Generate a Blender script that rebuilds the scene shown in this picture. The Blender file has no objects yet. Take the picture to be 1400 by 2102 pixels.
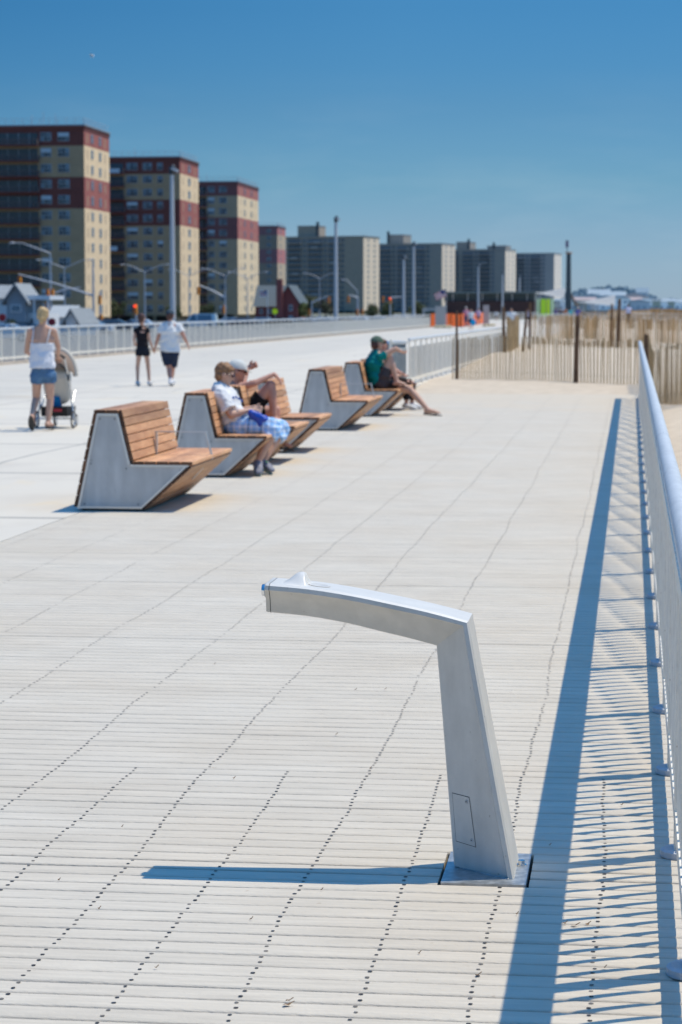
import bpy, bmesh, math, random
from mathutils import Vector, Matrix, noise
random.seed(7)
R = math.radians
scene = bpy.context.scene
COL = scene.collection

# ------------------------------------------------------------------ camera maths (surveying helper)
F, CH, HZ, CX, CY = 4800.0, 1.7, 632.0, 700.0, 1051.0
TH = math.atan((CY - HZ) / F)
PSI = math.atan((1298 - 700) / F * math.cos(TH))
FW = Vector((-math.sin(PSI) * math.cos(TH), math.cos(PSI) * math.cos(TH), -math.sin(TH)))
RT = Vector((math.cos(PSI), math.sin(PSI), 0))
UP = Vector((-math.sin(PSI) * math.sin(TH), math.cos(PSI) * math.sin(TH), math.cos(TH)))
def ray(x, y): return FW + RT * ((x - CX) / F) - UP * ((y - CY) / F)
def at(x, y, Y):
    """world point measured in the photograph at distance Y"""
    r = ray(x, y); t = Y / r.y
    return Vector((r.x * t, Y, CH + r.z * t))
def gx(x, Y): return at(x, HZ, Y).x

# ------------------------------------------------------------------ materials
def mat(name, color=(.5, .5, .5), rough=.6, metal=0.0, spec=.5, var=0.0, scale=8.0, bump=0.0, bscale=60.0,
        stretch=(1, 1, 1), emit=None, attr=0.0, sss=0.0, trans=0.0, color2=None, coat=0.0, haze=0.0):
    m = bpy.data.materials.new(name); m.use_nodes = True
    nt = m.node_tree; N = nt.nodes; L = nt.links
    b = N['Principled BSDF']
    b.inputs['Roughness'].default_value = rough
    b.inputs['Metallic'].default_value = metal
    b.inputs['Specular IOR Level'].default_value = spec
    if coat: b.inputs['Coat Weight'].default_value = coat
    if sss:
        b.inputs['Subsurface Weight'].default_value = sss
        b.inputs['Subsurface Radius'].default_value = (.02, .008, .004)
    if trans:
        b.inputs['Transmission Weight'].default_value = trans
    c = (*color, 1)
    tc = N.new('ShaderNodeTexCoord'); mp = N.new('ShaderNodeMapping')
    mp.inputs['Scale'].default_value = stretch
    L.new(tc.outputs['Object'], mp.inputs['Vector'])
    out = None
    if var > 0 or color2:
        nz = N.new('ShaderNodeTexNoise'); nz.inputs['Scale'].default_value = scale
        nz.inputs['Detail'].default_value = 6; nz.inputs['Roughness'].default_value = .65
        L.new(mp.outputs[0], nz.inputs['Vector'])
        cr = N.new('ShaderNodeValToRGB')
        cr.color_ramp.elements[0].position = .3; cr.color_ramp.elements[1].position = .7
        lo = color2 if color2 else tuple(v * (1 - var) for v in color)
        hi = color if color2 else tuple(min(1, v * (1 + var)) for v in color)
        cr.color_ramp.elements[0].color = (*lo, 1); cr.color_ramp.elements[1].color = (*hi, 1)
        L.new(nz.outputs['Fac'], cr.inputs[0]); out = cr.outputs[0]
    if attr > 0:
        at_ = N.new('ShaderNodeAttribute'); at_.attribute_name = 'rnd'
        hs = N.new('ShaderNodeHueSaturation')
        mr = N.new('ShaderNodeMapRange')
        mr.inputs['To Min'].default_value = 1 - attr; mr.inputs['To Max'].default_value = 1 + attr
        L.new(at_.outputs['Fac'], mr.inputs['Value']); L.new(mr.outputs[0], hs.inputs['Value'])
        if out is not None: L.new(out, hs.inputs['Color'])
        else: hs.inputs['Color'].default_value = c
        out = hs.outputs[0]
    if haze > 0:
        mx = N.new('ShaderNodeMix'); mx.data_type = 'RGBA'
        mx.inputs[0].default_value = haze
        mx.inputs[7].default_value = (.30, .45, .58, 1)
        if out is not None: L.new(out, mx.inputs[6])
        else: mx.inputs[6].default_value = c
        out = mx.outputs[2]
    if out is not None: L.new(out, b.inputs['Base Color'])
    else: b.inputs['Base Color'].default_value = c
    if bump > 0:
        n2 = N.new('ShaderNodeTexNoise'); n2.inputs['Scale'].default_value = bscale; n2.inputs['Detail'].default_value = 5
        L.new(mp.outputs[0], n2.inputs['Vector'])
        bp = N.new('ShaderNodeBump'); bp.inputs['Strength'].default_value = bump; bp.inputs['Distance'].default_value = .01
        L.new(n2.outputs['Fac'], bp.inputs['Height']); L.new(bp.outputs[0], b.inputs['Normal'])
    if emit:
        b.inputs['Emission Color'].default_value = (*emit[:3], 1); b.inputs['Emission Strength'].default_value = emit[3]
    return m

# ------------------------------------------------------------------ mesh builder
class MB:
    def __init__(s): s.v = []; s.f = []; s.m = []; s.r = []; s.sm = []
    def add(s, vs, fs, mi=0, rnd=None, smooth=False):
        o = len(s.v); rnd = random.random() if rnd is None else rnd
        s.v += [tuple(p) for p in vs]
        for f in fs:
            s.f.append([i + o for i in f]); s.m.append(mi); s.r.append(rnd); s.sm.append(smooth)
    def box(s, a, b, mi=0, rnd=None):
        x0, y0, z0 = a; x1, y1, z1 = b
        s.add([(x0,y0,z0),(x1,y0,z0),(x1,y1,z0),(x0,y1,z0),(x0,y0,z1),(x1,y0,z1),(x1,y1,z1),(x0,y1,z1)],
              [(0,3,2,1),(4,5,6,7),(0,1,5,4),(1,2,6,5),(2,3,7,6),(3,0,4,7)], mi, rnd)
    def cbox(s, c, d, mi=0, rnd=None, mtx=None):
        vs = [Vector((i*d[0]/2, j*d[1]/2, k*d[2]/2)) for k in (-1,1) for j in (-1,1) for i in (-1,1)]
        if mtx: vs = [mtx @ v for v in vs]
        vs = [v + Vector(c) for v in vs]
        s.add(vs, [(0,2,3,1),(4,5,7,6),(0,1,5,4),(1,3,7,5),(3,2,6,7),(2,0,4,6)], mi, rnd)
    def bar(s, p0, p1, w, t, side=(0,0,1), mi=0, rnd=None):
        """square bar from p0 to p1: w across 'side', t across the other"""
        p0 = Vector(p0); p1 = Vector(p1); d = (p1-p0).normalized(); u = Vector(side); u = (u - d*u.dot(d)).normalized(); v = d.cross(u)
        vs = [p + u*a*w/2 + v*b*t/2 for p in (p0, p1) for a, b in ((-1,-1),(1,-1),(1,1),(-1,1))]
        s.add(vs, [(0,3,2,1),(4,5,6,7),(0,1,5,4),(1,2,6,5),(2,3,7,6),(3,0,4,7)], mi, rnd)
    def tube(s, pts, r, n=10, mi=0, rnd=None, caps=True, closed=False):
        pts = [Vector(p) for p in pts]; rs = r if isinstance(r, (list, tuple)) else [r]*len(pts)
        rings = []; ref = None
        for i, p in enumerate(pts):
            if closed: d = pts[(i+1) % len(pts)] - pts[i-1]
            elif i == 0: d = pts[1]-p
            elif i == len(pts)-1: d = p-pts[i-1]
            else: d = (pts[i+1]-p).normalized() + (p-pts[i-1]).normalized()
            d.normalize()
            if ref is None:
                ref = Vector((0,0,1)) if abs(d.z) < .9 else Vector((0,1,0))
            u = (ref - d*ref.dot(d)).normalized(); v = d.cross(u); ref = u
            rings.append([p + (u*math.cos(a)+v*math.sin(a))*rs[i] for a in [2*math.pi*k/n for k in range(n)]])
        vs = [q for rg in rings for q in rg]; fs = []
        m = len(pts)
        for i in range(m if closed else m-1):
            j = (i+1) % m
            for k in range(n):
                fs.append((i*n+k, i*n+(k+1)%n, j*n+(k+1)%n, j*n+k))
        s.add(vs, fs, mi, rnd, True)
        if caps and not closed:
            s.add(rings[0], [tuple(range(n-1,-1,-1))], mi, rnd); s.add(rings[-1], [tuple(range(n))], mi, rnd)
    def prism(s, prof, y0, y1, mi=0, rnd=None, mi_cap=None):
        """profile in (x,z), extruded along y"""
        n = len(prof)
        vs = [(x, y0, z) for x, z in prof] + [(x, y1, z) for x, z in prof]
        s.add(vs, [(i, (i+1)%n, n+(i+1)%n, n+i) for i in range(n)], mi, rnd)
        s.add(vs, [tuple(range(n-1,-1,-1)), tuple(range(n, 2*n))], mi if mi_cap is None else mi_cap, rnd)
    def xprism(s, prof, x0, x1, mi=0, rnd=None):
        """profile in (y,z), extruded along x"""
        n = len(prof)
        vs = [(x0, y, z) for y, z in prof] + [(x1, y, z) for y, z in prof]
        s.add(vs, [(i, (i+1)%n, n+(i+1)%n, n+i) for i in range(n)] + [tuple(range(n-1,-1,-1)), tuple(range(n, 2*n))], mi, rnd)
    def ell(s, c, r, mi=0, rnd=None, nu=14, nv=8, mtx=None):
        vs = []; fs = []
        for j in range(nv+1):
            ph = math.pi*j/nv
            for i in range(nu):
                a = 2*math.pi*i/nu
                v = Vector((r[0]*math.sin(ph)*math.cos(a), r[1]*math.sin(ph)*math.sin(a), r[2]*math.cos(ph)))
                if mtx: v = mtx @ v
                vs.append(v + Vector(c))
        for j in range(nv):
            for i in range(nu):
                fs.append((j*nu+i, (j+1)*nu+i, (j+1)*nu+(i+1)%nu, j*nu+(i+1)%nu))
        s.add(vs, fs, mi, rnd, True)
    def build(s, name, mats, parent=None, loc=None, rotz=0.0, keep=None):
        me = bpy.data.meshes.new(name)
        me.from_pydata(s.v, [], s.f)
        mats = mats if isinstance(mats, (list, tuple)) else [mats]
        for m in mats: me.materials.append(m)
        me.polygons.foreach_set('material_index', s.m)
        me.polygons.foreach_set('use_smooth', s.sm)
        a = me.attributes.new('rnd', 'FLOAT', 'FACE'); a.data.foreach_set('value', s.r)
        me.update()
        bm = bmesh.new(); bm.from_mesh(me); bmesh.ops.recalc_face_normals(bm, faces=bm.faces); bm.to_mesh(me); bm.free()
        o = bpy.data.objects.new(name, me); COL.objects.link(o)
        if parent: o.parent = parent
        if loc: o.location = loc
        if rotz: o.rotation_euler = (0, 0, rotz)
        return o

def tag(o, label=None, cat=None, group=None, kind=None):
    if label: o['label'] = label
    if cat: o['category'] = cat
    if group: o['group'] = group
    if kind: o['kind'] = kind
    return o
def thing(name, label, cat, loc=(0,0,0), rotz=0, group=None):
    o = bpy.data.objects.new(name, None); COL.objects.link(o); o.empty_display_size = .2
    o.location = loc; o.rotation_euler = (0, 0, rotz)
    return tag(o, label, cat, group)
def dup(root, loc, rotz=None, label=None, scale=None):
    r = root.copy(); COL.objects.link(r); r.location = loc
    if rotz is not None: r.rotation_euler = (0, 0, rotz)
    if scale: r.scale = scale
    if label: r['label'] = label
    for ch in list(root.children):
        c = ch.copy(); COL.objects.link(c); c.parent = r
        for g_ in list(ch.children):
            d = g_.copy(); COL.objects.link(d); d.parent = c
    return r

# ------------------------------------------------------------------ shared materials
M = {}
M['galv'] = mat('galvanised_steel', (.93, .84, .71), .55, .0, var=.10, scale=14, bump=.12, bscale=90)
M['galv_tube'] = mat('galvanised_tube', (.57, .595, .61), .45, .08, var=.10, scale=22, bump=.08, bscale=120, stretch=(1,.25,1))
M['bracket'] = mat('galvanised_plate', (.50, .52, .55), .55, .1, var=.12, scale=20)
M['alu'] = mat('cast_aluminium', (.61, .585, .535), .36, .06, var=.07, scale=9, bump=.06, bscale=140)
M['alu_sunlit'] = mat('sunlit_top_aluminium', (.74, .70, .63), .34, .05, var=.05, scale=12, bump=.05, bscale=120)  # same aluminium, brightened to paint sunlight on the top
M['alu_plate'] = mat('brushed_plate', (.50, .53, .55), .4, .7, var=.18, scale=25, stretch=(1, 6, 1))
M['chrome'] = mat('chrome', (.75, .77, .8), .08, 1.0)
M['black'] = mat('black_rubber', (.02, .02, .022), .6)
M['dark'] = mat('dark_void', (.03, .028, .026), .9)
M['screw'] = mat('screw_hole', (.035, .03, .028), .6)
M['bench_steel'] = mat('bench_stainless', (.56, .55, .53), .42, .1, var=.13, scale=5, bump=.06, bscale=60, stretch=(1, 1, .5))
M['bench_edge'] = mat('bench_edge_steel', (.60, .61, .62), .3, .85)
M['wood'] = mat('jatoba_slats', (.74, .43, .215), .5, var=.0, scale=7, attr=.28, stretch=(5, .7, 5), color2=(.55, .27, .125), bump=.15, bscale=40)
M['endgrain'] = mat('wood_endgrain', (.13, .06, .03), .8, attr=.4)
M['snow_slat'] = mat('weathered_lath', (.50, .345, .175), .85, attr=.22, color2=(.40, .265, .125), scale=3)
M['snow_slat_brown'] = mat('brown_lath', (.66, .40, .18), .85, attr=.3, color2=(.50, .29, .12), scale=3)
M['snow_post'] = mat('dark_fence_post', (.14, .078, .042), .9, var=.5, scale=6)
M['wire'] = mat('fence_wire', (.12, .11, .1), .5, .5)
M['white'] = mat('white_paint', (.78, .79, .80), .5)
M['glass'] = mat('window_glass', (.10, .14, .18), .15, spec=.8, attr=.5)
M['grey_metal'] = mat('grey_pole_paint', (.50, .51, .53), .5, .3)
M['lamp_dark'] = mat('lamp_head_dark', (.04, .045, .05), .5)
M['signal'] = mat('signal_yellow', (.85, .36, .02), .5)
M['asphalt'] = mat('asphalt', (.11, .11, .112), .9, var=.2, scale=2)

def weather(m, amt=.16, rust=None, sc=3.0, stretch=(1, 1, .18), spots=True):
    """vertical water streaks and small scuffs over an existing material"""
    nt = m.node_tree; N = nt.nodes; L = nt.links; bs = N['Principled BSDF']; inp = bs.inputs['Base Color']
    tc = N.new('ShaderNodeTexCoord'); mp = N.new('ShaderNodeMapping'); mp.inputs['Scale'].default_value = stretch
    L.new(tc.outputs['Object'], mp.inputs[0]); nz = N.new('ShaderNodeTexNoise'); nz.inputs['Scale'].default_value = sc*8; nz.inputs['Detail'].default_value = 5
    L.new(mp.outputs[0], nz.inputs['Vector']); cr = N.new('ShaderNodeValToRGB'); cr.color_ramp.elements[0].position = .38; cr.color_ramp.elements[1].position = .68
    c = rust or (1-amt, 1-amt, 1-amt); cr.color_ramp.elements[0].color = (*c, 1); cr.color_ramp.elements[1].color = (1, 1, 1, 1); L.new(nz.outputs['Fac'], cr.inputs[0])
    mx = N.new('ShaderNodeMixRGB'); mx.blend_type = 'MULTIPLY'; mx.inputs[0].default_value = 1
    if inp.links: L.new(inp.links[0].from_socket, mx.inputs[1])
    else: mx.inputs[1].default_value = inp.default_value
    L.new(cr.outputs[0], mx.inputs[2]); out = mx.outputs[0]
    if spots:
        n2 = N.new('ShaderNodeTexNoise'); n2.inputs['Scale'].default_value = sc*17; n2.inputs['Detail'].default_value = 2; L.new(tc.outputs['Object'], n2.inputs['Vector'])
        c2 = N.new('ShaderNodeValToRGB'); c2.color_ramp.elements[0].position = .72; c2.color_ramp.elements[1].position = .76
        c2.color_ramp.elements[0].color = (1, 1, 1, 1); c2.color_ramp.elements[1].color = (.72, .69, .65, 1); L.new(n2.outputs['Fac'], c2.inputs[0])
        m2 = N.new('ShaderNodeMixRGB'); m2.blend_type = 'MULTIPLY'; m2.inputs[0].default_value = 1; L.new(out, m2.inputs[1]); L.new(c2.outputs[0], m2.inputs[2]); out = m2.outputs[0]
    L.new(out, inp)
    rr_ = N.new('ShaderNodeMapRange'); rr_.inputs['To Min'].default_value = bs.inputs['Roughness'].default_value - .08; rr_.inputs['To Max'].default_value = bs.inputs['Roughness'].default_value + .14
    L.new(nz.outputs['Fac'], rr_.inputs['Value']); L.new(rr_.outputs[0], bs.inputs['Roughness'])
weather(M['alu'], .08); weather(M['alu_plate'], .30, sc=5, stretch=(1, 1, 1)); weather(M['bench_steel'], .16, sc=1.2); weather(M['galv'], .15, sc=3)
weather(M['wood'], .30, rust=(.70, .62, .58), sc=.9, stretch=(1, .12, 1), spots=False)

# ------------------------------------------------------------------ world, sun, camera
SUN = Vector((.40, .20, 1.0)).normalized()
elev = math.asin(SUN.z); azim = math.atan2(SUN.x, SUN.y)      # clockwise from +Y
w = bpy.data.worlds.new('World'); scene.world = w; w.use_nodes = True
nt = w.node_tree; N = nt.nodes; L = nt.links
bg = N['Background']
sky = N.new('ShaderNodeTexSky'); sky.sky_type = 'NISHITA'; sky.sun_disc = False
sky.sun_elevation = elev; sky.sun_rotation = azim
sky.air_density = 1.3; sky.dust_density = .3; sky.ozone_density = 2.2
tc = N.new('ShaderNodeTexCoord'); sp = N.new('ShaderNodeSeparateXYZ'); L.new(tc.outputs['Generated'], sp.inputs[0])
cr = N.new('ShaderNodeValToRGB'); L.new(sp.outputs['Z'], cr.inputs[0])
SKYRAMP = [(0.0, (.43, .69, 1.36)), (.0316, (.31, .55, 1.06)), (.0525, (.235, .486, .88)), (.0836, (.18, .415, .76)), (.1003, (.153, .40, .74)), (.125, (.135, .39, .71)), (.30, (.19, .58, .88)), (.55, (.34, .98, 1.42)), (1.0, (.72, 1.78, 2.45))]
SKYRAMP = [(p_, tuple(v_ / 2.5 for v_ in c_)) for p_, c_ in SKYRAMP]
for i, (p, c) in enumerate(SKYRAMP):
    e = cr.color_ramp.elements[i] if i < 2 else cr.color_ramp.elements.new(p)
    e.position = p; e.color = (*c, 1)
for i, (p, c) in enumerate(SKYRAMP):
    cr.color_ramp.elements[i].position = p; cr.color_ramp.elements[i].color = (*c, 1)
mx = N.new('ShaderNodeMix'); mx.data_type = 'RGBA'; mx.blend_type = 'MULTIPLY'; mx.inputs[0].default_value = 1
L.new(sky.outputs[0], mx.inputs[6]); L.new(cr.outputs[0], mx.inputs[7]); vm = N.new('ShaderNodeVectorMath'); vm.operation = 'SCALE'; vm.inputs['Scale'].default_value = 2.5
L.new(mx.outputs[2], vm.inputs[0]); az = N.new('ShaderNodeMapRange'); az.inputs['From Min'].default_value = -.30; az.inputs['From Max'].default_value = -.10; L.new(sp.outputs['X'], az.inputs['Value'])
hi = N.new('ShaderNodeMapRange'); hi.inputs['From Min'].default_value = .03; hi.inputs['From Max'].default_value = .13; hi.inputs['To Min'].default_value = 0; hi.inputs['To Max'].default_value = 1; L.new(sp.outputs['Z'], hi.inputs['Value'])
iv = N.new('ShaderNodeMath'); iv.operation = 'SUBTRACT'; iv.inputs[0].default_value = 1; L.new(az.outputs[0], iv.inputs[1])
ml = N.new('ShaderNodeMath'); ml.operation = 'MULTIPLY'; L.new(iv.outputs[0], ml.inputs[0]); L.new(hi.outputs[0], ml.inputs[1])
mz = N.new('ShaderNodeMixRGB'); mz.blend_type = 'MULTIPLY'; mz.inputs[2].default_value = (.66, .80, .86, 1); L.new(ml.outputs[0], mz.inputs[0]); L.new(vm.outputs[0], mz.inputs[1])
# very faint high cirrus and uneven haze low in the sky
cm = N.new('ShaderNodeMapping'); cm.inputs['Scale'].default_value = (9, 9, 42); L.new(tc.outputs['Generated'], cm.inputs[0])
cn = N.new('ShaderNodeTexNoise'); cn.inputs['Scale'].default_value = 1.6; cn.inputs['Detail'].default_value = 7; cn.inputs['Roughness'].default_value = .55; L.new(cm.outputs[0], cn.inputs['Vector'])
cc = N.new('ShaderNodeMapRange'); cc.inputs['From Min'].default_value = .50; cc.inputs['From Max'].default_value = .80; cc.inputs['To Max'].default_value = .22; L.new(cn.outputs['Fac'], cc.inputs['Value'])
cl_ = N.new('ShaderNodeMapRange'); cl_.inputs['From Min'].default_value = .10; cl_.inputs['From Max'].default_value = .0; L.new(sp.outputs['Z'], cl_.inputs['Value'])
cf = N.new('ShaderNodeMath'); cf.operation = 'MULTIPLY'; L.new(cc.outputs[0], cf.inputs[0]); L.new(cl_.outputs[0], cf.inputs[1])
cx_ = N.new('ShaderNodeMixRGB'); cx_.inputs[2].default_value = (5.2, 6.2, 6.8, 1); L.new(cf.outputs[0], cx_.inputs[0]); L.new(mz.outputs[0], cx_.inputs[1])
L.new(cx_.outputs[0], bg.inputs['Color'])
bg.inputs['Strength'].default_value = .115

sl = bpy.data.lights.new('sun', 'SUN'); sl.energy = 4.0; sl.angle = R(.5); sl.color = (1.0, .885, .68)
so = bpy.data.objects.new('sun', sl); COL.objects.link(so)
so.rotation_euler = (-SUN).to_track_quat('-Z', 'Y').to_euler(); so.location = (0, 0, 30)

cam = bpy.data.cameras.new('camera'); cam.sensor_fit = 'VERTICAL'; cam.sensor_height = 36; cam.sensor_width = 24
cam.lens = F / 2102 * 36; cam.clip_start = .1; cam.clip_end = 20000
cam.dof.use_dof = True; cam.dof.focus_distance = 7.05; cam.dof.aperture_fstop = 7.2
co = bpy.data.objects.new('camera', cam); COL.objects.link(co); co.location = (0, 0, CH)
co.rotation_euler = FW.to_track_quat('-Z', 'Y').to_euler()
scene.camera = co
scene.view_settings.view_transform = 'Standard'; scene.view_settings.look = 'None'
scene.view_settings.exposure = 0; scene.view_settings.gamma = 1
scene.render.engine = 'CYCLES'; scene.cycles.use_denoising = True
scene.cycles.max_bounces = 6; scene.cycles.diffuse_bounces = 3; scene.cycles.glossy_bounces = 3

# ------------------------------------------------------------------ ground
b = MB(); b.add([(-7000,-200,-1.25),(7000,-200,-1.25),(7000,9000,-1.25),(-7000,9000,-1.25)], [(0,1,2,3)])
tag(b.build('ground', mat('distant_ground', (.12, .13, .08), .95, color2=(.2, .19, .15), scale=.01)), kind='structure')
b = MB(); b.add([(-95,40,-1.02),(-18.9,40,-1.02),(-18.9,640,-1.02),(-95,640,-1.02)], [(0,1,2,3)])
b.add([(-95,640,-1.02),(-12,640,-1.02),(-12,2600,-1.02),(-95,2600,-1.02)], [(0,1,2,3)])
tag(b.build('road', M['asphalt']), kind='structure')

def sand_h(x, y):
    n = noise.noise(Vector((x*.35, y*.16, 3.1)))*.06 + noise.noise(Vector((x*1.7, y*.9, 9)))*.022
    far = min(1, max(0, (y - 46) / 6)); right = min(1, max(0, (x - .35) / .5))
    base = -.16 + max(far*.16, right*.10)
    dune = 0
    if y > 52: dune = (.10 + noise.noise(Vector((x*.12, y*.05, 1)))*.25) * min(1, (y-52)/25)
    if y > 230: dune += min(.45, (y-230)*.003) * (.6 + noise.noise(Vector((x*.05, y*.02, 5))))
    return base + dune + n*max(far, right, .15)
b = MB()
xs = [-4.72 + i*.18 for i in range(0, 60)] + [6 + i*1.3 for i in range(1, 60)]
ys = [1 + i*.6 for i in range(0, 74)] + [45.2 + i*.14 for i in range(0, 80)] + [56.6 + i*.9 for i in range(0, 120)] + [166 + i*7 for i in range(0, 90)]
nx = len(xs)
vs = [(x, y, sand_h(x, y)) for y in ys for x in xs]
fs = [(j*nx+i, j*nx+i+1, (j+1)*nx+i+1, (j+1)*nx+i) for j in range(len(ys)-1) for i in range(nx-1)]
b.add(vs, fs, smooth=True)
msand = mat('beach_sand', (.66, .545, .41), .95, color2=(.51, .41, .295), scale=2.6, bump=1.0, bscale=5)
tag(b.build('sand', msand), kind='structure')

# ------------------------------------------------------------------ concrete walkway
def walkway_material():
    m = mat('walk_concrete', (.65, .595, .50), .85, color2=(.59, .54, .46), scale=.35, bump=.25, bscale=120)
    nt = m.node_tree; N = nt.nodes; L = nt.links; bs = N['Principled BSDF']
    src = bs.inputs['Base Color'].links[0].from_socket
    tc = N.new('ShaderNodeTexCoord'); sp = N.new('ShaderNodeSeparateXYZ'); 
    nz = N.new('ShaderNodeTexNoise'); nz.inputs['Scale'].default_value = .25
    L.new(tc.outputs['Object'], nz.inputs['Vector'])
    ad = N.new('ShaderNodeMixRGB'); ad.blend_type = 'ADD'; ad.inputs[0].default_value = .35
    L.new(tc.outputs['Object'], ad.inputs[1]); L.new(nz.outputs['Color'], ad.inputs[2]); L.new(ad.outputs[0], sp.inputs[0])
    def line(sock, period, off, width):
        a = N.new('ShaderNodeMath'); a.operation = 'ADD'; a.inputs[1].default_value = off; L.new(sock, a.inputs[0])
        mo = N.new('ShaderNodeMath'); mo.operation = 'PINGPONG'; mo.inputs[1].default_value = period/2; L.new(a.outputs[0], mo.inputs[0])
        lt = N.new('ShaderNodeMath'); lt.operation = 'LESS_THAN'; lt.inputs[1].default_value = width; L.new(mo.outputs[0], lt.inputs[0])
        return lt.outputs[0]
    l1 = line(sp.outputs['X'], 4.1, 6.7, .024); l2 = line(sp.outputs['Y'], 5.0, 1.3, .07)
    mxm = N.new('ShaderNodeMath'); mxm.operation = 'MAXIMUM'; L.new(l1, mxm.inputs[0]); L.new(l2, mxm.inputs[1])
    mx = N.new('ShaderNodeMixRGB'); mx.blend_type = 'MULTIPLY'; mx.inputs[2].default_value = (.62, .63, .65, 1)
    L.new(mxm.outputs[0], mx.inputs[0]); L.new(src, mx.inputs[1])
    # worn greyer lane beside the railing
    mr = N.new('ShaderNodeMapRange'); mr.inputs['From Min'].default_value = -11.0; mr.inputs['From Max'].default_value = -12.2
    mr.inputs['To Min'].default_value = 0; mr.inputs['To Max'].default_value = .5
    L.new(sp.outputs['X'], mr.inputs['Value'])
    m3 = N.new('ShaderNodeMixRGB'); m3.blend_type = 'MULTIPLY'; m3.inputs[2].default_value = (.80, .82, .85, 1)
    L.new(mr.outputs[0], m3.inputs[0]); L.new(mx.outputs[0], m3.inputs[1])
    out = m3.outputs[0]
    vo = N.new('ShaderNodeTexVoronoi'); vo.feature = 'DISTANCE_TO_EDGE'; vo.inputs['Scale'].default_value = .16
    dn = N.new('ShaderNodeMixRGB'); dn.blend_type = 'ADD'; dn.inputs[0].default_value = 1.2; L.new(tc.outputs['Object'], dn.inputs[1]); L.new(nz.outputs['Color'], dn.inputs[2]); L.new(dn.outputs[0], vo.inputs['Vector'])
    lt = N.new('ShaderNodeMath'); lt.operation = 'LESS_THAN'; lt.inputs[1].default_value = .0022; L.new(vo.outputs['Distance'], lt.inputs[0])
    m4 = N.new('ShaderNodeMixRGB'); m4.blend_type = 'MULTIPLY'; m4.inputs[2].default_value = (.74, .75, .77, 1); L.new(lt.outputs[0], m4.inputs[0]); L.new(out, m4.inputs[1]); out = m4.outputs[0]
    for (sc, lo, hi, col) in ((.55, .55, .72, (.90, .895, .90)), (1.7, .60, .75, (.93, .92, .91)), (.9, .62, .70, (1.04, .99, .90))):
        n5 = N.new('ShaderNodeTexNoise'); n5.inputs['Scale'].default_value = sc; n5.inputs['Detail'].default_value = 5; n5.inputs['Distortion'].default_value = .6; mp5 = N.new('ShaderNodeMapping'); mp5.inputs['Location'].default_value = (sc*37, 5, 0); mp5.inputs['Scale'].default_value = (1, .5, 1)
        L.new(tc.outputs['Object'], mp5.inputs[0]); L.new(mp5.outputs[0], n5.inputs['Vector']); c5 = N.new('ShaderNodeMapRange'); c5.inputs['From Min'].default_value = lo; c5.inputs['From Max'].default_value = hi; L.new(n5.outputs['Fac'], c5.inputs['Value'])
        m5 = N.new('ShaderNodeMixRGB'); m5.blend_type = 'MULTIPLY'; m5.inputs[2].default_value = (*col, 1); L.new(c5.outputs[0], m5.inputs[0]); L.new(out, m5.inputs[1]); out = m5.outputs[0]
    L.new(out, bs.inputs['Base Color'])
    return m
MW = walkway_material()
b = MB()
b.box((-19.0, -6, -1.3), (-4.56, 46.2, 0.0)); b.box((-19.0, 46.2, -1.3), (-4.66, 420, 0.002))
b.box((-40, 318, -1.3), (-19.0, 420, 0.0))
tag(b.build('walkway', MW), kind='structure')
b = MB()
b.bar((-18.86, 40, .05), (-17.6, 207, .05), .16, .10, (1,0,0))
tag(b.build('kerb', mat('kerb_tan', (.50, .42, .34), .9, var=.2, scale=3)), kind='structure')

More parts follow.
